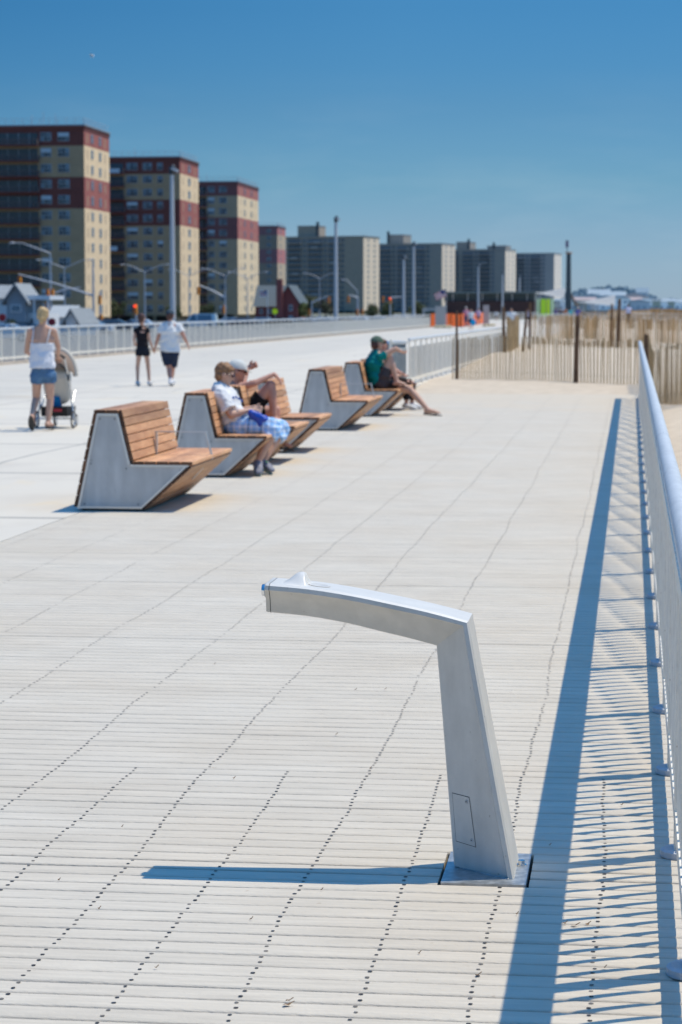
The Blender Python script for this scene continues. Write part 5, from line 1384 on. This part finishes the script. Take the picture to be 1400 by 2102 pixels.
# ------------------------------------------------------------------ low buildings
roofg = mat('grey_shingle', (.27, .29, .30), .8, var=.15, scale=2); wsid = mat('white_siding', (.85, .84, .82), .7); gsh = mat('shaded_grey_siding', (.30, .33, .36), .8)
def win(b, x, y, z, w_, h_, mi): b.box((x, y-.06, z), (x+w_, y-.002, z+h_), mi)
def gable_house(label, pxc, Y, w_, dep, eave, ridge, wallm, roofm, front_gable=True, chimney=None, wins=(), z=-1.0, name='house'):
    t = thing(name, label, 'house', (gx(pxc, Y), Y, z)); e = eave - z; r = ridge - z
    b = MB()
    if front_gable:
        b.prism([(-w_/2, 0), (w_/2, 0), (w_/2, e), (0, r), (-w_/2, e)], 0, dep); b.build('wall', wallm, t)
        b = MB()
        for sx in (-1, 1):
            d = V(sx*w_/2, 0, e - r).normalized(); b.prism([(0, r+.02), (sx*(w_/2+.4), e - (r-e)*.8/w_ + .02), (sx*(w_/2+.4), e - (r-e)*.8/w_ + .22), (0, r+.24)], -.45, dep+.4)
        b.build('roof', roofm, t)
    else:
        b.box((-w_/2, 0, 0), (w_/2, dep, e)); b.build('wall', wallm, t)
        b = MB(); b.xprism([(-.45, e+.01), (dep+.45, e+.01), (dep/2, r)], -w_/2-.4, w_/2+.4); b.build('roof', roofm, t)
    for (x, z_, ww, hh) in wins:
        q = MB(); q.box((x, -.07, z_), (x+ww, -.003, z_+hh)); q.box((x+.08, -.09, z_+.08), (x+ww-.08, -.072, z_+hh-.08), 1); q.build('window', [M['white'], glass_far], t)
    if chimney:
        q = MB(); q.box((chimney[0], chimney[1], 0), (chimney[0]+chimney[2], chimney[1]+1.0, chimney[3]-z)); q.build('chimney', wallm, t)
    return t
gable_house('white house with steep front gable and grey roof at the far left edge', 33, 212, 1.8, 5, 2.5, 3.75, gsh, roofg, True, wins=((-.5, 2.3, 1.0, .7),))
t = gable_house('long low grey roofed wing joined to the gabled white house', -30, 217, 5.6, 8, 2.6, 3.9, wsid, roofg, False, wins=((-2.2, 1.2, .8, 1.4),))
t = thing('beach_pavilion', 'flat roofed white porch between the two white houses', 'pavilion', (gx(64, 213), 213, -1.0))
b = MB(); b.box((-1.1, 0, 0), (1.4, 5, 2.2)); b.build('wall', wsid, t)
b = MB(); b.box((-1.4, -.5, 3.45), (1.9, 5, 3.85)); b.build('roof', M['white'], t)
for x in (-1.2, .3, 1.6):
    b = MB(); b.box((x, -.4, 0), (x+.14, -.26, 3.44)); b.build('column', M['white'], t)
b = MB(); b.box((-.1, -.08, .3), (.35, -.01, 1.7)); b.build('door', glass_far, t)
gable_house('white house with pale roof and low gable, right of the blonde woman', 146, 224, 1.1, 8, .55, 1.45, wsid, roofg, True, wins=((-.3, .3, .25, .8),))
gable_house('small white shed with a pale roof behind the blonde woman', 124, 232, 2.0, 5, .75, 1.95, wsid, mat('pale_roof', (.40, .42, .42), .7), False)
rb = brick('house_red_brick', (.30, .085, .07)); rbr = mat('slate_roof', (.10, .125, .135), .8)
t = gable_house('small red brick house with slate roof, front left half', 557, 400, 5.6, 9, 1.9, 5.6, rb, rbr, False, wins=((-2.0, 1.7, .5, .8), (-.4, 1.7, .5, .8), (1.2, 1.7, .5, .8), (-1.9, 0.3, .8, .8)))
t = gable_house('red brick gable end with stepped chimney beside the slate roof', 592, 398, 3.2, 10, 3.0, 5.4, rb, rbr, True, chimney=(-1.9, -1.3, 1.0, 6.6), wins=((.1, 2.2, .6, 1.0), (.1, .5, .6, .9)))
t = thing('flag', 'tiny flag on a white pole before the red brick house', 'flag', (gx(549, 392), 392, -1.0))
b = MB(); b.tube([(0, 0, 0), (0, 0, 5.8)], .06, 6); b.build('pole', M['white'], t)
b = MB()
for j in range(5): b.box((-1.3, -.02, 4.6+j*.2), (-.05, .02, 4.8+j*.2), 0 if j % 2 else 1)
b.box((-.6, -.04, 5.2), (-.05, -.021, 5.6), 2); b.build('cloth', [FR, FWm, FB], t)
# dark pavilion
xa, xb = gx(914, 352), gx(1097, 352)
t = thing('pavilion', 'long low dark pavilion with a brown wall, behind the slim masts', 'pavilion', ((xa+xb)/2, 352, 0)); hw = (xb-xa)/2
b = MB(); b.box((-hw, 0, 0), (hw, 12, 2.7)); b.build('wall', mat('brown_cladding', (.055, .028, .026), .8, var=.3, scale=.8), t)
b = MB(); b.box((-hw-.2, .6, 2.71), (hw, 11.5, 3.85)); b.build('clerestory', mat('clerestory_glass', (.035, .055, .06), .4, var=.5, scale=.7), t)
b = MB(); b.box((-hw-.5, -.6, 3.86), (hw+.3, 12.5, 4.12)); b.build('roof', mat('grey_green_roof', (.13, .17, .17), .7), t)
for k in range(6):
    b = MB(); x = -hw + (k+.5)*hw/3; b.box((x-.06, .4, 2.71), (x+.06, .59, 3.85)); b.build('mullion', M['grey_metal'], t)
xa2 = gx(870, 352)
t = thing('pavilion', 'low planted screen wall at the left end of the dark pavilion', 'wall', (gx(893, 350), 350, 0))
b = MB(); b.box((-1.9, 0, 0), (1.5, 1, 1.7)); b.build('wall', mat('pale_wall', (.36, .37, .36), .8), t)
b = MB()
for k in range(260): 
    p = V(random.uniform(-1.4, .6), -.25 + random.uniform(-.2, .1), random.uniform(.2, 1.1)); b.cbox(p, (.22, .03, .16), mtx=Matrix.Rotation(random.uniform(0, 3), 3, 'Y'))
b.build('shrub', mat('dark_shrub', (.045, .06, .03), .8, attr=.5), t)
# canopies
def canopy(label, px0, px1, Y, y0l, y0r, ridge_y, postz=0.0):
    t = thing('canopy', label, 'canopy', (gx(px0, Y), Y, 0)); W = gx(px1, Y)-gx(px0, Y); n_ = 36; z_l = at(px0, y0l, Y).z; z_r = at(px1, ridge_y, Y).z; zb = at(px1, y0r, Y).z
    vs = []
    b = MB()
    for i in range(n_+1):
        s = i/n_; x = W*s; zt = z_l + (z_r-z_l)*s**1.25; zf = z_l + (zb-z_l)*s; dz = .10*(1 if i % 2 else -1)
        vs += [(x, 0 + dz, zf), (x, 2.0 + dz, (zf+zt)/2 + dz), (x, 4.5 + dz, zt)]
    b.add(vs, [(3*i+j, 3*i+3+j, 3*i+4+j, 3*i+1+j) for i in range(n_) for j in range(2)]); b.build('roof_sheet', mat('canopy_sheet', (.40, .40, .39), .6), t)
    for s in (.15, .55, .95):
        b = MB(); z1 = z_l + (zb-z_l)*s; b.tube([(W*s, .3, 0), (W*s, .3, z1+.02)], .09, 6); b.build('column', M['grey_metal'], t)
    return t
canopy('white ribbed canopy rising to a point above the lime green panels', 1099, 1158, 345, 601, 612, 590)
canopy('smaller low white ribbed canopy right of the dark mast', 1186, 1262, 330, 620, 628, 605)
t = thing('kiosk_panels', 'bright lime green panels under the white ribbed canopy', 'kiosk', (gx(1117, 330), 330, 0))
lime = mat('lime_panel', (.50, .80, .03), .6); 
for (a, c, m_) in ((1102, 1107, mat('pale_lime_panel', (.55, .72, .40), .6)), (1110, 1121, lime), (1122.5, 1129, mat('yellow_lime_panel', (.62, .86, .04), .6)), (1131, 1137, mat('pale_lime_panel_b', (.60, .75, .45), .6))):
    b = MB(); x0, x1 = gx(a, 330)-gx(1117, 330), gx(c, 330)-gx(1117, 330); b.box((x0, 0, .1), (x1, .12, 2.95)); b.build('panel', m_, t)
b = MB(); b.box((gx(1100, 330)-gx(1117, 330), .3, 0), (gx(1150, 330)-gx(1117, 330), .5, 2.7)); b.build('back_wall', mat('kiosk_back', (.30, .34, .36), .7, var=.5, scale=1.2), t)

# ------------------------------------------------------------------ street furniture
def street_lamp(label, px, py_top, Y, arms, tipdy, z0=-1.0):
    c = at(px, py_top, Y); t = thing('street_lamp', label, 'street lamp', (c.x, Y, z0)); H = c.z - z0; k = Y/4800
    b = MB(); b.tube([(0, 0, 0), (0, 0, H)], [.16, .09], 8); b.build('pole', M['grey_metal'], t)
    for dx in arms:
        w_ = dx*k; up = tipdy*k
        b = MB(); b.tube([(0, 0, H-.05), (w_*.5, 0, H+up*.62), (w_*.75, 0, H+up*.97), (w_, 0, H+up)], [.075, .065, .055, .05], 6); ar = b.build('arm', M['grey_metal'], t)
        b = MB(); b.ell((w_*1.04, 0, H+up-.02), (.40, .16, .11), 0, None, 10, 6); b.build('lamp_head', M['grey_metal'], ar)
street_lamp('single armed grey street lamp, leftmost and tallest, before the nearest tower', 103, 519, 266, (-78,), 21)
street_lamp('double armed grey street lamp just right of the single armed one', 132, 550, 372, (-54, 54), 17)
street_lamp('double armed grey street lamp in front of the second tower', 297, 558, 414, (-46, 46), 15)
street_lamp('double armed grey street lamp before the third tower', 462, 566, 457, (-46, 36), 15)
street_lamp('faint double armed street lamp against the lit side of the second tower', 388, 566, 470, (-40, 40), 13)
street_lamp('faint double armed street lamp against the lit side of the third tower', 508, 571, 488, (-38, 38), 13)
street_lamp('double armed street lamp left of the farther grey mast', 656, 571, 520, (-30, 30), 10)
street_lamp('double armed street lamp between the farther grey mast and the lit wall', 733, 596, 430, (-28,), 22)
def signal_pole(label, px, Y, top_y, arm_to=None, arm_y=None, heads=(), z0=-1.0, lit=None):
    c = at(px, top_y, Y); t = thing('traffic_signal', label, 'traffic signal', (c.x, Y, z0)); H = c.z - z0
    b = MB(); b.tube([(0, 0, 0), (0, 0, H)], [.15, .10], 8); b.build('pole', M['grey_metal'], t)
    if arm_to is not None:
        e = at(arm_to, arm_y[0], Y); a = at(px, arm_y[1], Y)
        b = MB(); b.tube([(0, 0, a.z-z0), ((e.x-c.x)*.5, 0, (a.z+e.z)/2-z0+.12), (e.x-c.x, 0, e.z-z0)], [.13, .10, .07], 8); b.build('mast_arm', M['grey_metal'], t)
    for (hx, hy, red_on) in heads:
        p = at(hx, hy, Y - .3); q = MB(); x, z = p.x - c.x, p.z - z0
        q.box((x-.17, -.48, z-.5), (x+.17, -.22, z+.5)); hd_ = q.build('signal_head', M['signal'], t)
        q = MB()
        for k in (-.32, 0, .32): q.tube([(x, -.48, z+k), (x, -.60, z+k)], [.15, .16], 10, 0)
        q.build('visor', M['signal'], hd_)
        for k, on in ((.32, red_on), (0, False), (-.32, False)):
            q = MB(); q.tube([(x, -.60, z+k), (x, -.61, z+k)], .15, 10); q.build('lens', RED_ON if on else M['lamp_dark'], hd_)
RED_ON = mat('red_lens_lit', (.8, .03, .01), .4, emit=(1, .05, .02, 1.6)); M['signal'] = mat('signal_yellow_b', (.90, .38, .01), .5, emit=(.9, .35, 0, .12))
signal_pole('traffic signal with long mast arm reaching left in front of the nearest tower', 191, 255, 541, 38, (563, 607), ((41, 578, False),))
signal_pole('traffic signal pole with a pair of yellow heads behind the blonde woman', 104, 262, 588, 165, (590, 604), ((98, 603, False), (108, 603, False)))
signal_pole('yellow traffic signal just above the blonde woman\'s head', 98, 240, 626, None, None, ((97, 632, False),))
signal_pole('traffic signal with a flat yellow sign on the lit side of the nearest tower', 205, 262, 600, None, None, ((205, 616, False), (208, 655, False)))
signal_pole('traffic signal showing red, left of the couple', 279, 230, 628, None, None, ((278.5, 635, True),))
signal_pole('traffic signal with curved arm reaching left from a grey pole by the third tower', 462, 300, 598, 408, (585, 611), ((407, 597, False), (459, 636, False)))
signal_pole('traffic signal on a curved arm left of the farther grey mast', 640, 380, 618, 674, (608, 622), ((675, 616, False), (635, 642, False)))
signal_pole('traffic signal on a curved arm right of the farther grey mast', 735, 380, 612, 716, (606, 612), ((715, 615, False), (744, 640, False), (733, 641, False)))
signal_pole('far traffic signal showing red above the left railing, near the twin masts', 801, 400, 612, 826, (610, 612), ((801, 617, True), (786, 614, False)))
t = thing('road_sign', 'round fluorescent yellow green road sign before the red brick house', 'road sign', (gx(564.5, 330), 330, -1.0))
b = MB(); b.tube([(0, 0, 0), (0, 0, 2.3)], .04, 6); b.build('post', M['grey_metal'], t)
b = MB(); b.tube([(0, -.05, 2.2), (0, -.09, 2.2)], .42, 8); b.build('panel', mat('fluorescent_sign', (.65, .85, .02), .6, emit=(.6, .8, 0, .15)), t)
for (px_, py_, Y, m_, lab) in ((5, 652, 205, mat('stop_red', (.5, .02, .02), .6), 'round red road sign at the very left edge'), (107, 661, 200, mat('stop_red_b', (.35, .02, .03), .6), 'dark red road sign beside the blonde woman\'s shoulder')):
    p = at(px_, py_, Y); t = thing('road_sign', lab, 'road sign', (p.x, Y, -1.0)); b = MB(); b.tube([(0, 0, 0), (0, 0, p.z+1)], .04, 6); b.build('post', M['grey_metal'], t)
    b = MB(); b.tube([(0, -.05, p.z+1), (0, -.09, p.z+1)], .36, 8); b.build('panel', m_, t)
t = thing('street_sign', 'small green street name sign beside the lamp behind the blonde woman', 'street sign', (gx(115, 240), 240, -1.0))
zz = at(115, 636, 240).z + 1; b = MB(); b.tube([(-.6, 0, 0), (-.6, 0, zz+.2)], .05, 6); b.build('post', M['grey_metal'], t)
b = MB(); b.box((-.5, -.05, zz-.13), (.45, 0, zz+.13)); b.build('panel', mat('green_sign', (.0, .22, .13), .6), t)

# ------------------------------------------------------------------ parked cars
def make_car(label, body_m, van=False):
    t = thing('parked_car', label, 'van' if van else 'car', (0, 0, 0), 0, None)
    Lc, Wc = (5.0, 1.95) if van else (4.5, 1.8)
    sec = [(-Lc/2, .30), (-Lc/2, .78), (-Lc/2+.12, .90), (-Lc/2+1.05, .98), (Lc/2-.55, .98), (Lc/2-.05, .90), (Lc/2, .70), (Lc/2, .30)]
    b = MB()
    n_ = len(sec)
    def ringx(y, k): return [(x*k, y, z) for x, z in sec]
    ys = [(-Wc/2, .965), (-Wc/2+.12, 1), (Wc/2-.12, 1), (Wc/2, .965)]
    vs = [p for y, k in ys for p in ringx(y, k)]
    b.add(vs, [(j*n_+i, j*n_+(i+1) % n_, (j+1)*n_+(i+1) % n_, (j+1)*n_+i) for j in range(3) for i in range(n_)] + [tuple(range(n_-1, -1, -1)), tuple(range(3*n_, 4*n_))], 0, None, False)
    body = b.build('body', body_m, t)
    top = 1.95 if van else 1.45; b = MB()
    cb = [(-Lc/2+1.0, .985), (-Lc/2+1.75, top-.05), (-Lc/2+1.95, top), (Lc/2-(.35 if van else 1.2), top), (Lc/2-(.25 if van else 1.0), top-.05), (Lc/2-(.12 if van else .45), .985)]
    vs = [(x, y*(1 if z < 1.2 else .84), z) for y in (-Wc/2+.06, Wc/2-.06) for x, z in cb]; m_ = len(cb)
    b.add(vs, [(i, (i+1) % m_, m_+(i+1) % m_, m_+i) for i in range(m_)] + [tuple(range(m_-1, -1, -1)), tuple(range(m_, 2*m_))])
    b.build('roof', body_m, t)
    g_ = MB()
    for sy in (-1, 1):
        y0 = sy*(Wc/2-.055)
        for (x0, x1) in ((-Lc/2+1.35, -.15), (-.05, Lc/2-(.6 if van else 1.1))):
            vs = [(x0, y0+sy*.003, 1.03), (x1, y0+sy*.003, 1.03), (x1-.12, y0*.87+sy*.02, top-.14), (x0+.38 if x0 < -1 else x0, y0*.87+sy*.02, top-.14)]
            g_.add(vs, [(0, 1, 2, 3)])
    g_.build('side_windows', M['glass'], t)
    g_ = MB(); g_.add([(-Lc/2+1.02, -.75, 1.03), (-Lc/2+1.02, .75, 1.03), (-Lc/2+1.70, .62, top-.08), (-Lc/2+1.70, -.62, top-.08)], [(0, 1, 2, 3)]); g_.build('windscreen', M['glass'], t)
    for sx in (-1, 1):
        for sy in (-1, 1):
            q = MB(); c = V(sx*Lc*.31, sy*(Wc/2-.10), .33); q.tube([c - V(0, .11, 0), c + V(0, .11, 0)], .33, 16); w_ = q.build('wheel', M['black'], t)
            q = MB(); q.tube([c + V(0, sy*.111, 0), c + V(0, sy*.125, 0)], .19, 10); q.build('rim', M['grey_metal'], w_)
    for sy in (-1, 1):
        q = MB(); q.cbox((-Lc/2+.02, sy*.65, .72), (.1, .32, .14)); q.build('headlight', M['white'], t)
        q = MB(); q.cbox((Lc/2-.01, sy*.68, .76), (.08, .26, .16)); q.build('tail_light', mat('tail_red', (.4, .01, .01), .4) if sy < 0 else bpy.data.materials['tail_red'], t)
    return t
def paint(n, c): return mat(n, c, .3, .2, coat=.6)
P = {'dark blue': paint('car_dark_blue', (.02, .05, .10)), 'silver': paint('car_silver', (.45, .47, .5)), 'black': paint('car_black', (.015, .016, .018)), 'white': paint('car_white', (.75, .76, .77)), 'teal': paint('car_teal', (.02, .14, .15)), 'grey': paint('car_grey', (.12, .14, .16))}
cars = [('teal', 425, 300, 0, 'dark teal parked car beside the white van'), ('silver', 478, 310, 0, 'silver parked car right of the dark teal one'), ('dark blue', 505, 296, 0, 'dark blue parked car below the third tower'),
        ('silver', 545, 306, 0, 'silver parked car in front of the red brick house'), ('black', 575, 298, 0, 'black parked car before the red brick gable'), ('grey', 612, 305, 0, 'dark grey parked car under the olive tree'),
        ('dark blue', 640, 320, 0, 'dark blue parked car left of the farther mast'), ('silver', 668, 318, 0, 'silver parked car just left of the farther mast'), ('black', 702, 330, 0, 'black parked car just right of the farther mast'),
        ('white', 735, 335, 0, 'white parked car below the lit end wall'), ('silver', 280, 262, 0, 'silver parked car partly behind the woman in black'), ('white', 190, 240, 0, 'white parked car between the blonde woman and the couple'),
        ('grey', 235, 262, 0, 'dark grey parked car left of the woman in black'), ('white', 15, 185, 0, 'white parked car seen over the railing at the left edge'), ('black', 60, 200, 0, 'black parked car behind the blonde woman\'s shoulder'), ('silver', 770, 345, 0, 'silver parked car left of the twin masts')]
seen = {}
for (c, px_, Y, rz, lab) in cars:
    if c not in seen: o = make_car(lab, P[c]); seen[c] = o
    else: o = dup(seen[c], (0, 0, 0), label=lab)
    o.location = (gx(px_, Y), Y, -1.015); o.rotation_euler = (0, 0, R(random.choice((0, 180)) + random.uniform(-4, 4))); o['group'] = 'cars parked along the road'
o = make_car('white van with its roof showing above the left railing, right of the couple', P['white'], True); o.location = (gx(408, 300), 300, -1.0); o['group'] = 'cars parked along the road'

# ------------------------------------------------------------------ trees
def tree(label, px, Y, h, cr_, z=-1.0, cols=((.07, .085, .03), (.11, .12, .035)), n=1100, leaf=.28, haze=0.0, name='tree', squash=.8):
    t = thing(name, label, 'tree', (gx(px, Y), Y, z)); rr = random.Random(int(px*3)); b = MB()
    b.tube([(0, 0, 0), (.1, 0, h*.35), (.05, .1, h*.7)], [.05*h, .035*h, .015*h], 7)
    for k in range(6):
        a = rr.uniform(0, 6.28); z0 = h*rr.uniform(.3, .6); b.tube([(.08, 0, z0), (cr_*.45*math.cos(a), cr_*.45*math.sin(a), z0+h*.2), (cr_*.8*math.cos(a), cr_*.8*math.sin(a), z0+h*.32)], [.018*h, .011*h, .005*h], 5)
    b.build('trunk', mat('bark_' + str(int(px)), (.12, .09, .06), .9), t)
    b = MB(); cl = [(V(rr.uniform(-.6, .6)*cr_, rr.uniform(-.6, .6)*cr_, h*rr.uniform(.42, .9)), cr_*rr.uniform(.28, .5)) for _ in range(11)]
    for k in range(n):
        c, r_ = rr.choice(cl); d = V(rr.gauss(0, 1), rr.gauss(0, 1), rr.gauss(0, 1)*squash).normalized()*r_*rr.uniform(.5, 1.05)
        M3 = Matrix.Rotation(rr.uniform(0, 6), 3, 'X') @ Matrix.Rotation(rr.uniform(0, 6), 3, 'Z'); s = leaf*rr.uniform(.6, 1.3)
        vs = [M3 @ V(x*s, y*s, 0) + c + d for x, y in ((-.5, -.3), (.5, -.3), (.6, .3), (-.4, .35))]
        b.add(vs, [(0, 1, 2, 3)], 0 if rr.random() < .6 else 1)
    b.build('crown', [mat('leaf_a' + str(int(px)), cols[0], .7, attr=.5, haze=haze), mat('leaf_b' + str(int(px)), cols[1], .7, attr=.5, haze=haze)], t)
tree('olive green leafy tree in front of the wide grey block', 632, 430, 5.4, 2.0, cols=((.09, .10, .04), (.14, .13, .05)))
tree('rust tinged bushy tree left of the farther grey mast', 668, 440, 4.4, 2.4, cols=((.10, .08, .05), (.08, .09, .04)))
tree('low bright green bush beside the red brick gable', 615, 400, 3.4, 1.9, cols=((.13, .16, .04), (.09, .12, .035)))
tree('small dark tree in front of the second grey block', 792, 460, 3.6, 2.0)
tree('small dark tree at the foot of the second tower', 243, 470, 4.0, 2.2)
tree('low shrub before the white house at the far left', 22, 205, 1.6, .8, leaf=.16, n=500)
for (px_, Y, h) in ((355, 465, 3.2), (425, 480, 3.4), (540, 470, 3.0), (762, 470, 3.2), (855, 480, 3.8)):
    tree('dark low street tree standing %s' % {355: 'beside the tall mast', 425: 'between the second and third towers', 540: 'left of the red brick house', 762: 'below the lit end wall', 855: 'behind the twin masts'}[px_], px_, Y, h, 2.0, n=600)
# ------------------------------------------------------------------ distant shore town
def hz(name, c, k=.30): return mat(name, c, .9, haze=k, emit=(.25, .40, .50, .12))  # aerial haze painted in: bluish tint plus a faint glow
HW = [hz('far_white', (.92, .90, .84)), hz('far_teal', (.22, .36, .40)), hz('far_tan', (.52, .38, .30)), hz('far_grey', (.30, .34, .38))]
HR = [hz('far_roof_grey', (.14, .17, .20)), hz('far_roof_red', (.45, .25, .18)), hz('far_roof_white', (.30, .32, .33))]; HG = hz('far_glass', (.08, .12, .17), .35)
TOWNL = ['low white far house with grey roof just right of the dark mast', 'white far house with pale roof, second right of the dark mast', 'small tan far house with reddish roof left of the wooded rise',
 'grey far house set back under the left of the wooded rise', 'taller white pale roofed far house below the wooded rise', 'white grey roofed far house under the middle of the wooded rise',
 'teal far house behind the smaller low canopy', 'small white gabled far house right of the smaller canopy', 'low teal far house with reddish roof left of the lone beach man', 'tan gabled far house rising behind the lone beach man',
 'narrow grey far tower, the highest roof right of the woods', 'low grey gabled far house just right of the lone beach man', 'white far house with a flat looking grey roof, right of the narrow tower', 'teal far house with pale gable behind the white far houses',
 'white far house with pale roof above the dark slat fence', 'teal far house with grey gable near the right edge', 'last fully visible low white far house at the right edge', 'white gabled far house cut by the right edge']
town = [(1168, 1500, 22, 7.5, 0, 0, 0), (1184, 1650, 16, 11, 0, 2, 1), (1199, 1500, 14, 8.5, 2, 1, 0), (1214, 1700, 18, 12, 3, 0, 1), (1229, 1750, 16, 15.5, 0, 2, 0), (1243, 1550, 15, 10, 0, 0, 1), (1258, 1700, 18, 13.5, 1, 2, 0),
        (1272, 1450, 13, 9.5, 0, 2, 1), (1288, 1500, 17, 8.5, 1, 1, 0), (1301, 1650, 20, 12.0, 2, 1, 1), (1318, 1800, 9, 17, 3, 0, 0), (1312, 1450, 13, 7.0, 3, 0, 1), (1330, 1500, 16, 7.5, 0, 0, 0), (1345, 1700, 15, 9, 1, 2, 1),
        (1362, 1500, 14, 7.5, 0, 2, 0), (1378, 1600, 16, 8.5, 1, 0, 1), (1394, 1500, 14, 7.0, 0, 2, 0), (1412, 1600, 16, 8, 0, 0, 1)]
tc_names = {0: 'white', 1: 'teal', 2: 'tan', 3: 'grey'}; rn = {0: 'grey', 1: 'reddish', 2: 'pale'}
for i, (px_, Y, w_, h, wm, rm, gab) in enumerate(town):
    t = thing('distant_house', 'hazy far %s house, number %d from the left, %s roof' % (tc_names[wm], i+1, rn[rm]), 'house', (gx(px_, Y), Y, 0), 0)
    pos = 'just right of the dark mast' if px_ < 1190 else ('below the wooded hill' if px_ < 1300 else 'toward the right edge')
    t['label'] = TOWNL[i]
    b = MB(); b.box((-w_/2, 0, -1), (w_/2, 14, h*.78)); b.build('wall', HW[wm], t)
    b = MB()
    if gab: b.prism([(-w_/2-.6, h*.78+.01), (w_/2+.6, h*.78+.01), (0, h)], -.6, 14.6)
    else: b.xprism([(-.6, h*.78+.01), (14.6, h*.78+.01), (7, h)], -w_/2-.6, w_/2+.6)
    b.build('roof', HR[rm], t)
    for f in range(int(h*.78/3.2)):
        for k in range(int(w_/4)):
            b = MB(); x = -w_/2 + 1 + k*4; b.box((x, -.15, f*3.2+1.2), (x+1.8, -.02, f*3.2+2.8)); b.build('window', HG, t)
b = MB(); rr = random.Random(9); 
for k in range(5200):
    px_ = rr.uniform(1150, 1345); s = (px_-1150)/195; env = 10 + 9*max(0, math.sin(s*math.pi*.95))**.7*(1 if s < .75 else max(.35, 1-(s-.75)*2.2)) + 2.6*noise.noise(V(px_*.09, 0, 0))
    Y = rr.uniform(2000, 2250); z = rr.uniform(2, max(4, env)); x = gx(px_, Y); s_ = rr.uniform(2, 4.2)
    M3 = Matrix.Rotation(rr.uniform(-1, 1), 3, 'X') @ Matrix.Rotation(rr.uniform(0, 6), 3, 'Y'); vs = [M3 @ V(a*s_, 0, c*s_*.7) + V(x, Y, z) for a, c in ((-.5, -.5), (.5, -.4), (.45, .5), (-.5, .45))]
    b.add(vs, [(0, 1, 2, 3)])
tag(b.build('distant_woods', mat('far_woods', (.04, .07, .075), .9, attr=.35, haze=.30, emit=(.16, .30, .46, .14))), 'hazy blue green wooded rise behind the far shore houses', 'woods', kind='stuff')  # aerial haze painted in with tint and faint glow
b = MB(); b.add([(gx(1120, 1400), 1400, .2), (60, 1400, .2), (400, 1400, .2), (900, 5000, .2), (-400, 5000, .2)], [(0, 1, 2, 3, 4)])
tag(b.build('shore', mat('far_sand', (.36, .36, .34), .9, haze=.3)), kind='structure')
# low hedge line on the far left street edge
# gull
t = thing('gull', 'tiny white gull gliding high in the sky at upper left', 'bird', at(189, 115, 120)); b = MB(); b.ell((0, 0, 0), (.11, .05, .045), 0, None, 10, 6)
b.add([(-.05, 0, .02), (.07, 0, .02), (.02, .32, .09), (-.04, .30, .09)], [(0, 1, 2, 3)]); b.add([(-.05, 0, .02), (.07, 0, .02), (.02, -.32, .09), (-.04, -.30, .09)], [(0, 1, 2, 3)]); b.build('body', M['white'], t)
